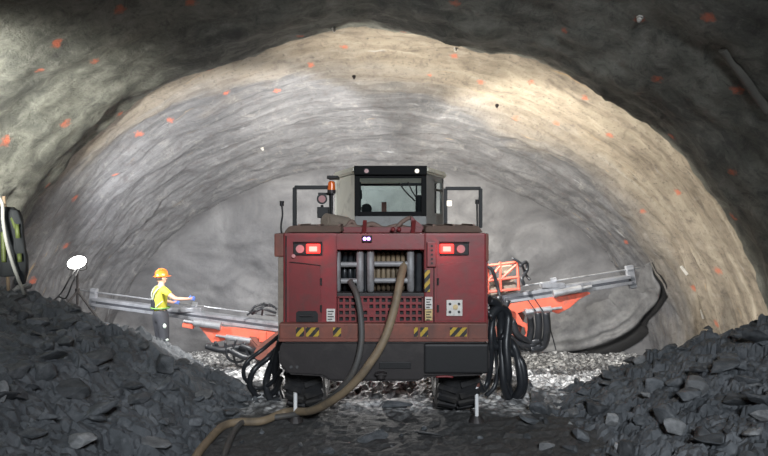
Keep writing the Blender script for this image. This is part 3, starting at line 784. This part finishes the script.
bm = bm_new(); beam(bm, P(484, 292, YB), P(516, 286, YB), .2, .2, .03); beam(bm, P(490, 283, YB), P(514, 279, YB), .16, .14, .03); beam(bm, P(500, 270, YB), P(512, 268, YB), .16, .2, .03); obj('rock_drill', bm, 'dusty', BR_)
bm = bm_new(); q = [P(x, y, YB-.12) for x, y in ((510,313),(517,312),(523,322),(532,326),(533,334),(529,343),(521,344),(527,335),(525,328),(512,322))]; prism(bm, q, (0, .12, 0), .01)
tube(bm, [P(521,343,YB-.05), P(510,338,YB-.05), P(505,325,YB-.05)], .05, 10); obj('swivel_arm', bm, 'orange', BR_)
def hoses(B, lst, Y, r0, m='hose_black'):
    for pts, r in lst:
        bm = bm_new(); tube(bm, [P(x, y, Y+(.25*math.sin(i*1.7+len(pts)))*.35) for i, (x, y) in enumerate(pts)], r*r0, 10, 7); obj('hydraulic_hose', bm, m, B)
hoses(RIG, [([(489,318),(499,308),(508,316),(506,345),(508,372),(507,385),(513,396),(521,388),(519,365),(513,345),(500,335)], 1.15),
            ([(489,300),(499,306),(501,330),(502,360),(504,385),(510,400),(519,397),(524,383),(521,362),(508,350),(490,345)], 1.05),
            ([(488,296),(493,310),(491,335),(491,360),(488,380),(483,390),(478,382)], .8),
            ([(488,310),(494,335),(497,365),(495,385),(486,396)], .6)], 7.75, .055)
hoses(BR_, [([(508,300),(503,318),(504,345),(507,372)], 1.3), ([(496,300),(490,325),(490,350),(489,378)], 1.1),
            ([(530,316),(531,330),(527,345),(515,350),(505,345)], 1.5),
            ([(546,312),(547,330),(543,346),(530,350)], 1.7),
            ([(538,312),(539,328),(536,342),(524,349)], 1.6),
            ([(484,265),(492,270),(497,285),(501,300)], .8),
            ([(520,266),(526,262),(527,270),(522,278),(524,285)], .8),
            ([(512,258),(521,264),(526,275),(530,280)], .6),
            ([(512,320),(518,335),(530,342),(540,340)], 1.6), ([(507,335),(520,345),(535,347),(548,338)], 1.5), ([(498,296),(503,312),(512,320),(514,334)], 1.2), ([(486,296),(494,306),(499,322),(498,345)], 1.2),
            ([(534,298),(547,318),(552,335),(556,350)], .25), ([(528,300),(540,320),(541,345)], .25)], YB-.3, .045)
# left boom
YL = 12.3
BL_ = boom(V((-.62, 11.0, 1.25)), P(262, 352, 11.5), P(250, 338, 12.1), None, None, 'l')
l0, l1 = P(330, 333, 11.9), P(94, 301, 12.75)
feed(BL_, l0, l1, .21, [P(x, y, 11.95) for x, y in ((199,327),(232,329),(277,333),(278,345),(262,344),(247,341),(232,338),(222,341),(212,343),(206,335))],
     [(P(218, 326, 11.9), P(194, 322.5, 11.9), .075), (P(252, 341, 11.9), P(226, 337, 11.9), .06)], .56)
bm = bm_new(); beam(bm, P(183, 324.5, 11.95), P(194, 326.5, 11.95), .10, .10, .01); obj('cradle_tip', bm, 'orange', BL_)
bm = bm_new(); pbox(bm, 259, 332, 266, 342, 11.7, 11.8, .01); obj('reflector', bm, 'orange', BL_)
bm = bm_new(); q = [P(x, y, 11.7) for x, y in ((255,344),(276,345),(276,352),(266,358),(262,368),(256,364),(258,354),(250,350))]; prism(bm, q, (0, .2, 0), .012); obj('swivel_arm', bm, 'orange', BL_)
hoses(BL_, [([(250,312),(256,306),(268,304),(277,309)], .6), ([(252,314),(262,309),(276,313)], .6), ([(247,315),(255,310),(265,306),(272,306)], .5), ([(262,315),(263,308),(264,303)], .5)], 12.0, .045)
hoses(RIG, [([(280,345),(268,358),(254,370),(250,386),(261,397),(274,392),(281,378)], .85), ([(280,350),(271,366),(266,384),(271,400),(281,398)], 1.0), ([(281,340),(276,362),(277,385),(282,402)], 1.1),
            ([(280,335),(262,350),(247,362),(244,376),(256,388),(270,384),(281,370)], .6)], 7.8, .05)
hoses(BL_, [
            ([(215,342),(222,352),(240,350),(255,356),(262,372)], .8), ([(225,341),(228,358),(240,362),(250,352)], .6), ([(236,340),(233,352),(238,366),(252,366)], .5),
            ([(244,342),(248,356),(250,374),(258,388)], .7), ([(206,346),(222,350),(240,347),(258,352)], 1.5), ([(230,350),(245,357),(258,356),(270,362)], 1.5), ([(240,345),(252,350),(262,362),(268,380)], 1.2), ([(270,352),(282,362),(284,380),(278,392)], 1.5), ([(266,366),(276,376),(284,378)], 1.4),
            ([(210,345),(218,350),(232,346),(246,348)], 1.0), ([(272,345),(276,365),(278,385),(284,398)], 1.2)], 11.5, .045)
# ------------------------------------------------------------------ trailing hoses (held by the reels)
def gz(x, y):
    z = floor_z(x, y)
    if x < -1.35: z = max(z, heap_z(x, y, HL))
    if x > 1.35: z = max(z, heap_z(x, y, HR))
    return z
def G(px, py):                                           # where a pixel meets the flat floor, a hose radius above it
    Y = CZ/((py-HY)/F)
    return P(px, py-3, Y)
bm = bm_new()
tube(bm, [R(404, 264, 6.62), R(400, 282, 6.42), R(394, 310, 6.33), R(384, 340, 6.24), R(368, 366, 6.22), R(352, 385, 6.3), P(330, 402, 6.5), P(310, 411, 6.75), G(285, 420)-V((0, -.1, -.03)), G(262, 424), G(238, 425), G(222, 430), G(207, 445), G(196, 460), G(190, 480)], .048, 12, 10)
tag(obj('water_hose', bm, 'hose_tan'), 'thick tan hose running from the right reel down to the dark floor', 'hose')
bm = bm_new()
tube(bm, [R(350, 281, 6.55), R(357, 296, 6.42), R(361, 320, 6.36), R(361, 345, 6.30), R(355, 368, 6.28), R(344, 385, 6.35), P(325, 402, 6.6), P(300, 413, 6.9), G(270, 421), G(246, 424), G(236, 432), G(228, 448), G(222, 465), G(218, 480)], .036, 12, 10)
tag(obj('power_cable', bm, 'hose_dark'), 'dark power cable hanging from the left reel of the rig onto the floor', 'cable')

# ------------------------------------------------------------------ person
def skin_obj(name, nodes, edges, m, parent, sub=2, root=0, extra=None):
    me = bpy.data.meshes.new(name); me.from_pydata([n[0] for n in nodes], edges, [])
    o = bpy.data.objects.new(name, me); COL.objects.link(o)
    sm = o.modifiers.new('skin', 'SKIN'); sm.use_smooth_shade = True
    for i, n in enumerate(nodes):
        d = me.skin_vertices[0].data[i]; r = n[1]; d.radius = (r, r) if isinstance(r, (int, float)) else r; d.use_root = (i == root)
    if sub: o.modifiers.new('sub', 'SUBSURF').levels = sub
    dg = bpy.context.evaluated_depsgraph_get(); me2 = bpy.data.meshes.new_from_object(o.evaluated_get(dg)); bpy.data.objects.remove(o)
    bm = bm_new(); bm.from_mesh(me2); bpy.data.meshes.remove(me2)
    if extra: extra(bm)
    for f in bm.faces: f.smooth = True
    return bm
px_, py_ = P(160.5, 0, 11.9).x, 11.9
pz_ = gz(px_, py_)
PER = thing('person', (px_, py_, 0), 'person in yellow shirt and orange helmet on the left heap, one arm stretched out', 'person')
PER.location.z = pz_; WORLD[PER.name] = V((px_, py_, pz_))
hd = math.radians(48); fw = V((math.cos(hd), math.sin(hd), 0)); rt = V((math.sin(hd), -math.cos(hd), 0))
KP = 1.05
def L(x, y, z): return V((px_, py_, pz_))+(rt*x+fw*y+V((0, 0, z)))*KP
nodes = [(L(0,0,.95),(.125,.15)), (L(0,.0,1.12),(.115,.14)), (L(0,.01,1.30),(.125,.16)), (L(0,0,1.42),(.09,.10)), (L(0,.01,1.51),.055), (L(0,.03,1.60),.07), (L(0,.035,1.68),.075),
         (L(.10,0,.90),.10), (L(.12,.02,.50),.062), (L(.16,-.02,.12),.045), (L(.18,.14,.05),.04),
         (L(-.10,0,.90),.10), (L(-.12,.05,.50),.062), (L(-.18,.06,.12),.045), (L(-.20,.22,.05),.04),
         (L(.19,0,1.40),.065), (L(.40,.12,1.25),.047), (L(.60,.28,1.255),.034),
         (L(-.19,0,1.40),.065), (L(-.25,.13,1.18),.047), (L(-.17,.34,1.10),.034)]
edges = [(0,1),(1,2),(2,3),(3,4),(4,5),(5,6),(0,7),(7,8),(8,9),(9,10),(0,11),(11,12),(12,13),(13,14),(3,15),(15,16),(16,17),(3,18),(18,19),(19,20)]
hands = []
for wi, wp, sgn in ((17, L(.60,.28,1.255), 1), (20, L(-.17,.34,1.10), -1)):
    palm = wp+fw*.07; i0 = len(nodes); nodes.append((palm, (.036, .026))); edges.append((wi, i0))
    hand = [(wp, .036), (palm, (.042, .030))]
    for k, ln in enumerate((.070, .082, .076, .058)):
        off = V((0, 0, .030-.020*k)); a = palm+off*.9+fw*.02; b = palm+off*1.15+fw*(.02+ln*.6); c = b+fw*ln*.35-V((0, 0, .012+.006*k))+rt*(-sgn*.012)
        n0 = len(nodes); nodes += [(a, .0105), (b, .0095), (c, .008)]; edges += [(i0, n0), (n0, n0+1), (n0+1, n0+2)]
    a = palm+V((0, 0, .035))-fw*.03; b = a+V((0, 0, .03))+fw*.03-rt*sgn*.015; n0 = len(nodes); nodes += [(a, .012), (b, .010)]; edges += [(i0, n0), (n0, n0+1)]
    hands.append((i0, wi))
def headx(bm):
    rotm = Matrix((rt, fw, V((0, 0, 1)))).transposed()
    ball(bm, L(0, .02, 1.655), .102, (.80, .98, 1.15), 20, 14, rotm)
    ball(bm, L(0, .07, 1.585), .055, (.85, .85, .8), 12, 8, rotm)                  # jaw and chin
    ball(bm, L(0, .125, 1.64), .018, (.8, 1, 1.5), 8, 6, rotm)                      # nose
    for s in (-1, 1): ball(bm, L(s*.083, .01, 1.64), .024, (.4, .7, 1.2), 8, 6, rotm)
bmb = skin_obj('body', nodes, edges, None, None, 1, 0, headx)
BODYP = obj('body', bmb, 'skin', PER)
rotm = Matrix((rt, fw, V((0, 0, 1)))).transposed()
bm = bm_new()
for s in (-1, 1): ball(bm, L(s*.034, .112, 1.66), .010, (1, .6, .8), 8, 6)
each('eye', bm, 'black', PER)
bm = bm_new(); box(bm, L(-.03, .113, 1.60)-V((.004, .004, .003)), L(.02, .118, 1.60)+V((.004, .004, .004))); obj('mouth', bm, 'rust', PER)
bm = bm_new(); ball(bm, L(0, .0, 1.665), .106, (.84, .96, 1.0), 16, 10, rotm)
bmesh.ops.delete(bm, geom=[v for v in bm.verts if (v.co-L(0, 0, 0)).dot(fw) > .035 or v.co.z < pz_+1.60*KP], context='VERTS'); obj('hair', bm, 'hair', PER)
bm = bm_new()                                                # helmet shell, brim and ridge
ball(bm, L(0, .02, 1.70), .128, (.92, 1.12, 1.0), 24, 16, rotm)
bmesh.ops.delete(bm, geom=[v for v in bm.verts if v.co.z < pz_+1.695*KP], context='VERTS')
n = 28; ri = [bm.verts.new(L(.118*math.cos(a), .02+.144*math.sin(a), 1.70)) for a in [2*math.pi*k/n for k in range(n)]]
ro = [bm.verts.new(L(.135*math.cos(a), .02+(.165+.045*max(0, math.sin(a)))*math.sin(a), 1.685)) for a in [2*math.pi*k/n for k in range(n)]]
for k in range(n): bm.faces.new((ri[k], ri[(k+1) % n], ro[(k+1) % n], ro[k]))
tube(bm, [L(0, -.10, 1.77), L(0, -.04, 1.825), L(0, .03, 1.835), L(0, .10, 1.81), L(0, .145, 1.75)], .016, 8)
obj('helmet', bm, 'helmet', PER)
sh = [(L(0,0,.95),(.135,.16)), (L(0,0,1.03),(.145,.17)), (L(0,0,1.14),(.135,.158)), (L(0,.01,1.30),(.142,.178)), (L(0,0,1.42),(.10,.115)), (L(0,0,1.48),.070),
      (L(.19,0,1.41),.078), (L(.30,.06,1.33),.068), (L(-.19,0,1.41),.078), (L(-.235,.09,1.28),.066)]
SH = obj('shirt', skin_obj('shirt', sh, [(0,1),(1,2),(2,3),(3,4),(4,5),(4,6),(6,7),(4,8),(8,9)], None, None, 2), 'shirt', PER)
tr = [(L(0,0,1.05),(.150,.178)), (L(0,0,.93),(.165,.185)), (L(.11,0,.84),.135), (L(.13,.02,.50),.105), (L(.17,-.02,.10),.085), (L(-.11,0,.84),.135), (L(-.13,.05,.50),.105), (L(-.19,.06,.10),.085)]
TR = obj('trousers', skin_obj('trousers', tr, [(0,1),(1,2),(2,3),(3,4),(1,5),(5,6),(6,7)], None, None, 2), 'trouser', PER)
bm = bm_new(); ball(bm, L(.225, .03, .42), .03, (1, 1, .8)); ball(bm, L(.222, -.02, .70), .035, (1, 1, 1.4)); each('reflective_patch', bm, 'reflect', TR)
bm = bm_new()
for k in range(33): pass
tube(bm, [L(.192*math.cos(a), .172*math.sin(a), 1.05) for a in [2*math.pi*k/16 for k in range(17)]], .017, 8, 3); obj('belt', bm, 'green', PER)
bm = bm_new()                                                # bib at the back and straps over the shoulders
q = [L(-.15, -.135, 1.02), L(.06, -.16, 1.02), L(.04, -.165, 1.16), L(-.03, -.165, 1.28), L(-.12, -.15, 1.24), L(-.165, -.125, 1.12)]; prism(bm, q, fw*.05, .008); obj('bib', bm, 'harness', PER)
bm = bm_new()
tube(bm, [L(-.05, -.155, 1.22), L(-.08, -.135, 1.38), L(-.10, -.03, 1.48), L(-.10, .10, 1.42), L(-.09, .16, 1.2)], .018, 8); tube(bm, [L(-.01, -.16, 1.22), L(.06, -.14, 1.38), L(.10, -.03, 1.48), L(.10, .10, 1.42), L(.09, .16, 1.2)], .018, 8)
tube(bm, [L(.05, -.15, 1.04), L(.12, -.11, 1.12), L(.165, -.03, 1.2)], .014, 8); each('strap', bm, 'strap', PER)
for i0, wi in hands:
    idx = [wi]+[j for j in range(i0, i0+1+12+2)]
    mp = {j: k for k, j in enumerate(idx)}
    nd = []
    for j in idx:
        r = nodes[j][1]; nd.append((nodes[j][0], tuple(x+.006 for x in r) if isinstance(r, tuple) else r+.004))
    ed = [(mp[a], mp[b]) for a, b in edges if a in mp and b in mp]
    obj('glove', skin_obj('glove', nd, ed, None, None, 1, 0), 'glove', PER)
for a, b in ((9, 10), (13, 14)):
    pa, pb = nodes[a][0], nodes[b][0]
    nd = [(pa+V((0, 0, .12)), .07), (V((pa.x, pa.y, pz_+.07)), .062), (pb+V((0, 0, .0)), (.052, .05)), (pb+fw*.04, .042)]
    obj('boot', skin_obj('boot', nd, [(0,1),(1,2),(2,3)], None, None, 2), 'boot', PER)

# ------------------------------------------------------------------ flood lamp on a tripod, upper left
lc = P(76, 262.5, 10.6); base = V((lc.x, lc.y, 0)); base.z = gz(base.x, base.y)
FL = thing('flood_lamp', base, 'lit flood lamp on a thin tripod beside the left tunnel wall', 'lamp')
bm = bm_new(); tilt = Matrix.Rotation(math.radians(-18), 4, 'Y')
box(bm, (-.14, .05, -.085), (.14, .11, .085), .015)
for k in range(5): box(bm, (-.14+.065*k, .09, -.08), (-.12+.065*k, .13, .08))
bmesh.ops.transform(bm, matrix=Matrix.Translation(lc) @ tilt, verts=bm.verts[:]); obj('lamp_head', bm, 'charcoal', FL)
bm = bm_new(); ball(bm, (0, .03, 0), 1., (.185, .06, .115), 24, 14); bmesh.ops.transform(bm, matrix=Matrix.Translation(lc) @ tilt, verts=bm.verts[:]); LENS = obj('lamp_lens', bm, 'lamp_lit', FL)
bm = bm_new(); hub = V((lc.x, lc.y+.05, lc.z-.55)); bar(bm, V((lc.x, lc.y+.05, lc.z-.1)), V((lc.x, lc.y+.05, base.z+.35)), .02); bar(bm, hub-V((0, 0, .05)), hub+V((0, 0, .05)), .04); tube(bm, [lc+V((-.16, .05, 0)), lc+V((-.17, .05, -.13)), lc+V((0, .05, -.15)), lc+V((.17, .05, -.13)), lc+V((.16, .05, 0))], .012, 6, 3); obj('mast', bm, 'charcoal', FL)
for k in range(3):
    a = .5+2*math.pi*k/3; f = V((base.x+.6*math.cos(a), base.y+.5*math.sin(a), 0)); f.z = gz(f.x, f.y)+.03
    bm = bm_new(); bar(bm, hub, f, .02, 8); bar(bm, hub.lerp(f, .55), V((lc.x, lc.y+.05, hub.z-.75)), .01, 6); obj('leg', bm, 'charcoal', FL)
bm = bm_new(); tube(bm, [lc+V((-.02, .1, -.1)), P(70, 278, 10.25), P(62, 292, 10.2), P(54, 300, 10.1), P(48, 303, 10.0)], .014, 8, 8); tube(bm, [lc+V((.02, .1, -.1)), P(73, 282, 10.2), P(66, 298, 10.2), P(58, 297, 10.2), P(52, 304, 10.1)], .014, 8, 8); each('cord', bm, 'black', FL)

# ------------------------------------------------------------------ jacket on a post at the left edge
YJ = 7.9
bm = bm_new(); a = P(1, 196, YJ+.02); b = P(9, 300, YJ+.1); b.z = gz(b.x, b.y)-.15; bar(bm, a+V((0, .06, 0)), b, .022, 10); bar(bm, P(-8, 198, YJ+.05), P(13, 212, YJ), .02, 8)
tag(obj('wooden_post', bm, 'wood'), 'thin wooden stake with a crosspiece at the left edge holding a jacket', 'post')
JK = thing('jacket', P(6, 286, YJ), 'dark work jacket with lime reflective stripes hanging at the left edge', 'jacket')
def cloth(outline, Y, thick, seed, nx=16, ny=26):
    """a hanging garment piece: rows of (left px, right px, row py), closed round with folds"""
    bm = bm_new(); rings = []
    for j in range(ny):
        t = j/(ny-1); k = t*(len(outline)-1); i = min(int(k), len(outline)-2); f = k-i
        x0, x1, y = [lerp(outline[i][m], outline[i+1][m], f) for m in range(3)]
        ring = []
        for a in [2*math.pi*q/nx for q in range(nx)]:
            p = P((x0+x1)/2+(x1-x0)/2*math.cos(a), y, Y)
            p.y += thick*math.sin(a)*(1+.4*math.sin(5*a+seed))+.04*noise.noise(V((p.x*6, p.z*3, seed))); p.x += .02*noise.noise(V((p.z*7, a, seed))); ring.append(bm.verts.new(p))
        rings.append(ring)
    for A, B in zip(rings, rings[1:]):
        for q in range(nx): f = bm.faces.new((A[q], A[(q+1) % nx], B[(q+1) % nx], B[q])); f.smooth = True
    bm.faces.new(rings[0]); bm.faces.new(rings[-1][::-1]); return bm
obj('jacket_body', cloth([(2,12,207),(-6,18,212),(-10,20,228),(-11,20,250),(-12,21,268),(-12,21,276)], YJ-.05, .11, 1.), 'cloth_dark', JK)
for ol in ([(11,17,210),(13,22,222),(15,24,245),(16,26,262),(17,24,284)], [(-6,1,212),(-15,-4,225),(-18,-6,250),(-18,-7,276)]):
    sl = obj('sleeve', cloth(ol, YJ-.12, .075, 2.), 'cloth_dark', JK)
    bm = bm_new()
    for k0, k1 in ((1.1, 1.7), (2.5, 3.)):
        q = []
        for k in (k0, k1):
            i = min(int(k), len(ol)-2); f = k-i; q.append([lerp(ol[i][m], ol[i+1][m], f) for m in range(3)])
        tube(bm, [P(lerp(q[0][0], q[0][1], .4), q[0][2], YJ-.21), P(lerp(q[1][0], q[1][1], .4), q[1][2], YJ-.21)], .028, 8, 2)
    each('reflective_tape', bm, 'hivis', sl)
bm = bm_new(); tube(bm, [P(3,232,YJ-.2), P(3.5,245,YJ-.21), P(4,262,YJ-.2)], .03, 8); tube(bm, [P(12,218,YJ-.18), P(15,226,YJ-.2), P(17,232,YJ-.19)], .024, 8); each('reflective_tape', bm, 'hivis', JK)
bm = bm_new(); tube(bm, [P(-6,190,7.6), P(2,203,7.6), P(3,220,7.6), P(6,240,7.6), P(12,262,7.6), P(17,276,7.6), P(21,286,7.7), P(24,294,7.8)], .022, 10)
tag(obj('air_hose', bm, 'rope'), 'thin pale hose hanging in a curve beside the dark jacket', 'hose')

# ------------------------------------------------------------------ bits on the wall
def on_wall(px, py, out=.03):
    h = cast(px, py); n = h[1]
    if n.dot(CAM-h[0]) < 0: n = -n
    return h[0]+n*out, n
for px, py, w, hh, a, lab in ((685,270,.10,.24,.45,'small pale plate tilted on the right wall beside an orange paint mark'), (703,314,.06,.22,.1,'narrow white tag low on the right wall above the rubble')):
    c, n = on_wall(px, py); u = V((0, 0, 1)); u = (u-n*u.dot(n)).normalized(); s = u.cross(n); q = Quaternion(n, a)
    u, s = q @ u, q @ s; bm = bm_new(); prism(bm, [c+s*x*w/2+u*y*hh/2-n*.06 for x, y in ((-1,-1),(1,-1),(.9,1),(-.9,1))], n*.065, .006)
    tag(obj('wall_plate', bm, 'white'), lab, 'plate')
for px, py, lab in ((334,28,'pale bolt end high on the dark crown left of centre'), (640,17,'pale bolt end beside the orange mark at upper right'), (456,48,'pale bolt end on the tan crown right of centre'), (262,148,'pale bolt end in the grey band left of the cab'), (354,76,'dark bolt end in the tan crown above the cab'), (497,105,'dark bolt end in the tan band right of the cab')):
    c, n = on_wall(px, py, .0); bm = bm_new(); bar(bm, c-n*.12, c+n*.07, .02, 10); bar(bm, c-n*.01, c+n*.015, .045, 6); bar(bm, c+n*.03, c+n*.05, .033, 6)
    tag(obj('rock_bolt', bm, 'charcoal' if lab.startswith('dark') else 'white'), lab, 'bolt')
pts = [on_wall(x, y, .02)[0] for x, y in ((724,48),(733,60),(744,75),(756,92),(770,112))]
bm = bm_new(); tube(bm, pts, .055, 10); tag(obj('drain_pipe', bm, simple('pale_pipe', (.13, .125, .11), .85)), 'pale pipe slanting down the dark rock at the upper right', 'pipe')

# ------------------------------------------------------------------ rocks
def rock_mesh(seed, flat):
    rnd = random.Random(seed); bm = bm_new()
    for k in range(15):
        v = V((rnd.gauss(0, 1), rnd.gauss(0, 1), rnd.gauss(0, 1))).normalized()*rnd.uniform(.75, 1.05)
        bm.verts.new((v.x*.5, v.y*.5*rnd.uniform(.85, 1), v.z*.5*flat))
    r = bmesh.ops.convex_hull(bm, input=bm.verts[:])
    bmesh.ops.delete(bm, geom=[v for v in bm.verts if not v.link_faces], context='VERTS')
    bmesh.ops.bevel(bm, geom=bm.edges[:], offset=.022, segments=1, affect='EDGES')
    bmesh.ops.triangulate(bm, faces=bm.faces[:]); bmesh.ops.subdivide_edges(bm, edges=bm.edges[:], cuts=1, use_grid_fill=True)
    for v in bm.verts: v.co += noise.noise_vector(v.co*6+V((seed, 0, 0)))*.022
    bmesh.ops.recalc_face_normals(bm, faces=bm.faces[:])
    me = bpy.data.meshes.new('rock'); bm.to_mesh(me); bm.free(); return me
SHAPES = [rock_mesh(100+k, (.55, .7, .85, .4)[k % 4]) for k in range(16)]
DARK = []; PALE = []
for me in SHAPES:
    me.materials.append(M['rock']); c = me.copy(); c.materials.clear(); c.materials.append(M['rock_pale']); DARK.append(me); PALE.append(c)
HT = {'hl': bvh_of(hl), 'hr': bvh_of(hr), 'fl': bvh_of(fl)}
def drop(x, y):
    z = -9
    for t_ in HT.values():
        h = t_.ray_cast(V((x, y, 6)), V((0, 0, -1)))
        if h[0] and h[0].z > z: z = h[0].z
    return z
def hit(px, py):
    d = (P(px, py, 10)-CAM).normalized(); b = None
    for t_ in HT.values():
        h = t_.ray_cast(CAM, d)
        if h[0] and (b is None or h[3] < b[1]): b = (h[0], h[3])
    return b[0]
def rock(x, y, size, label, group, pale=False, sc=None, rz=None, shape=None, sink=.22):
    k = random.randrange(16) if shape is None else shape
    o = bpy.data.objects.new('rock', (PALE if pale else DARK)[k]); COL.objects.link(o)
    sc = sc or (random.uniform(.8, 1.35), random.uniform(.8, 1.2), random.uniform(.7, 1.1))
    o.scale = tuple(size*s for s in sc); o.rotation_euler = (random.uniform(-.4, .4), random.uniform(-.4, .4), random.uniform(0, 6.28) if rz is None else rz)
    z = drop(x, y); o.location = (x, y, z+size*.5*sc[2]*.6*(1-sink)-size*.08)
    return tag(o, label, 'rock', group)
SPEC = [(49,364,42,20,0,'broad dark slab of rock in the middle of the left heap'), (98,421,48,26,0,'large rough boulder near the foot of the left heap'), (78,447,46,18,1,'pale broken rock at the bottom edge left of the hoses'),
        (155,448,36,16,1,'pale flat rock at the bottom beside the tan hose'), (2,404,16,26,1,'pale rock cut by the left edge of the photo'), (66,327,26,10,0,'flat dark rock near the top of the left heap'),
        (133,391,24,14,0,'square dark rock halfway down the left heap'), (32,440,32,18,0,'dark rock low in the left corner'), (196,425,22,11,0,'dark rock at the right foot of the left heap'),
        (675,436,28,22,1,'pale upright block at the bottom of the right heap'), (647,400,16,12,1,'small pale stone in the middle of the right heap'), (755,437,30,14,1,'pale flat slab at the bottom right corner'),
        (611,428,18,16,1,'pale stone left of the upright block on the right heap'), (722,370,44,16,0,'long tilted slab high on the right heap'), (757,352,30,30,0,'big dark boulder on top of the right heap at the edge'),
        (737,404,38,13,0,'flat dark slab in the right half of the right heap'), (547,452,24,12,1,'pale rock at the bottom edge right of the track'), (582,440,24,14,0,'dark slab rock at the bottom of the right heap'),
        (398,407,44,9,0,'flat dark rock lying on the floor between the rear wheels'), (372,440,38,8,0,'flat stone on the dark track behind the rig'), (430,436,32,8,1,'pale flat stone on the track right of centre'),
        (530,425,28,14,0,'dark rock at the left foot of the right heap'), (690,402,34,18,0,'blocky dark rock in the middle of the right heap'), (640,425,20,12,0,'dark rock beside the upright pale block')]
for px, py, w, h_, pale, lab in SPEC:
    q = hit(px, py); s = w*q.y/F; r = min(1.6, max(.25, h_/w))
    rock(q.x, q.y, s, lab, None, bool(pale), (1.05, .8, r*1.35), random.uniform(-.3, .3), None, -.35)
def scatter(n, fn, smin, smax, label, group, palep):
    for _ in range(n):
        x, y = fn(); s = smin+(smax-smin)*random.random()**2.2
        rock(x, y, s, label, group, random.random() < palep)
def in_view(x, y, z): return abs(x/y*F) < 392 and (HY-(z-CZ)/y*F) < 470
def rl():
    while True:
        x, y = random.uniform(-6, -1.9), random.uniform(3.2, 8.4)
        if in_view(x, y, heap_z(x, y, HL)): return x, y
def rr():
    while True:
        x, y = random.uniform(1.9, 6), random.uniform(3.2, 8.4)
        if in_view(x, y, heap_z(x, y, HR)): return x, y
scatter(106, rl, .08, .42, 'loose dark blasted rock lying on the left rubble heap', 'rocks on the left heap', .08)
scatter(106, rr, .08, .42, 'loose dark blasted rock lying on the right rubble heap', 'rocks on the right heap', .10)
scatter(18, lambda: (random.uniform(-1.7, 1.7), random.uniform(5.4, 6.9)), .05, .16, 'small stone on the dark track behind the rig', 'stones on the track', .3)
scatter(20, lambda: (random.uniform(5.0, 6.8), random.uniform(11.0, 13.2)), .08, .26, 'stone at the foot of the lit right wall', 'stones at the foot of the right wall', .45)
def rg():
    s = random.choice((-1, 1)); return s*random.uniform(1.75, 4.0), random.uniform(9.5, 13)
scatter(24, rg, .08, .24, 'stone on the bright gravel in front of the rig', 'stones on the bright gravel', .5)

# ------------------------------------------------------------------ lights
def aim(o, target): o.rotation_euler = (V(target)-o.location).to_track_quat('-Z', 'Y').to_euler()
def spot(name, loc, target, e, ang, blend, col=(1, 1, 1), r=.15):
    l = bpy.data.lights.new(name, 'SPOT'); l.energy = e; l.spot_size = math.radians(ang); l.spot_blend = blend; l.color = col; l.shadow_soft_size = r
    o = bpy.data.objects.new(name, l); COL.objects.link(o); o.location = loc; aim(o, target); return o
def area(name, loc, target, e, sx, sy, col=(1, 1, 1)):
    l = bpy.data.lights.new(name, 'AREA'); l.shape = 'RECTANGLE'; l.size = sx; l.size_y = sy; l.energy = e; l.color = col
    o = bpy.data.objects.new(name, l); COL.objects.link(o); o.location = loc; aim(o, target); return o
WARM = (1, .94, .83)
spot('rig_roof_lamp', (.1, 10.8, 2.5), (.3, 11.5, 3.25), 900, 140, .4, WARM, .08)
spot('rig_roof_lamp', (-.9, 10.8, 2.6), (-1.6, 11.65, 2.95), 900, 116, .3, (1, .97, .92), .08)
spot('rig_roof_lamp', (1.05, 10.8, 2.6), (1.82, 11.5, 2.75), 1050, 122, .4, WARM, .08)
spot('rig_front_lamp', (0.1, 11.4, 1.9), (0, 15.5, 2.2), 130, 150, .5, (1, .98, .95), .1)
spot('rig_side_lamp', (1.3, 9.2, 3.1), (4.0, 11.8, -.4), 1150, 96, .6, (1, .98, .95), .08)
spot('rig_side_lamp', (-1.3, 9.2, 3.1), (-3.6, 11.2, -.4), 1350, 96, .6, (1, .98, .95), .08)
spot('belly_fill', (0, 9.6, .56), (0, 8.2, 0), 260, 150, .6, (1, .98, .95), .08)  # added fill light under the chassis to brighten the gravel strip
spot('flood_light', lc+V((.34, .02, .04)), lc+V((1.5, 1.2, .2)), 420, 172, .5, (.96, .97, 1), .12)
spot('site_lamp', (-4.0, 3.0, 2.2), (-5.6, 8.4, 3.9), 5200, 52, 1., (1, .97, .88), .3)
spot('portal_lamp', (1.2, -3.5, 5.4), (.7, 7, .9), 4300, 64, .75, (.88, .94, 1.), .9)
for x in (313, 447):
    l = bpy.data.lights.new('tail_light', 'POINT'); l.energy = 1.6; l.color = (1, .04, .03); l.shadow_soft_size = .03
    o = bpy.data.objects.new('tail_light', l); COL.objects.link(o); o.location = R(x, 249, 6.38)
w = bpy.data.worlds.new('dark_tunnel'); S.world = w; w.use_nodes = True
w.node_tree.nodes['Background'].inputs[0].default_value = (.75, .85, 1, 1); w.node_tree.nodes['Background'].inputs[1].default_value = .007

cam = bpy.data.cameras.new('camera'); cam.sensor_width = 36; cam.lens = 36*F/768; cam.shift_y = (HY-228)/768
co = bpy.data.objects.new('camera', cam); COL.objects.link(co); co.location = CAM; co.rotation_euler = (math.radians(90), 0, 0); S.camera = co
cam.clip_start = .05
vs = S.view_settings; vs.view_transform = 'Standard'; vs.look = 'None'; vs.gamma = 1; vs.use_curve_mapping = False; vs.exposure = 0
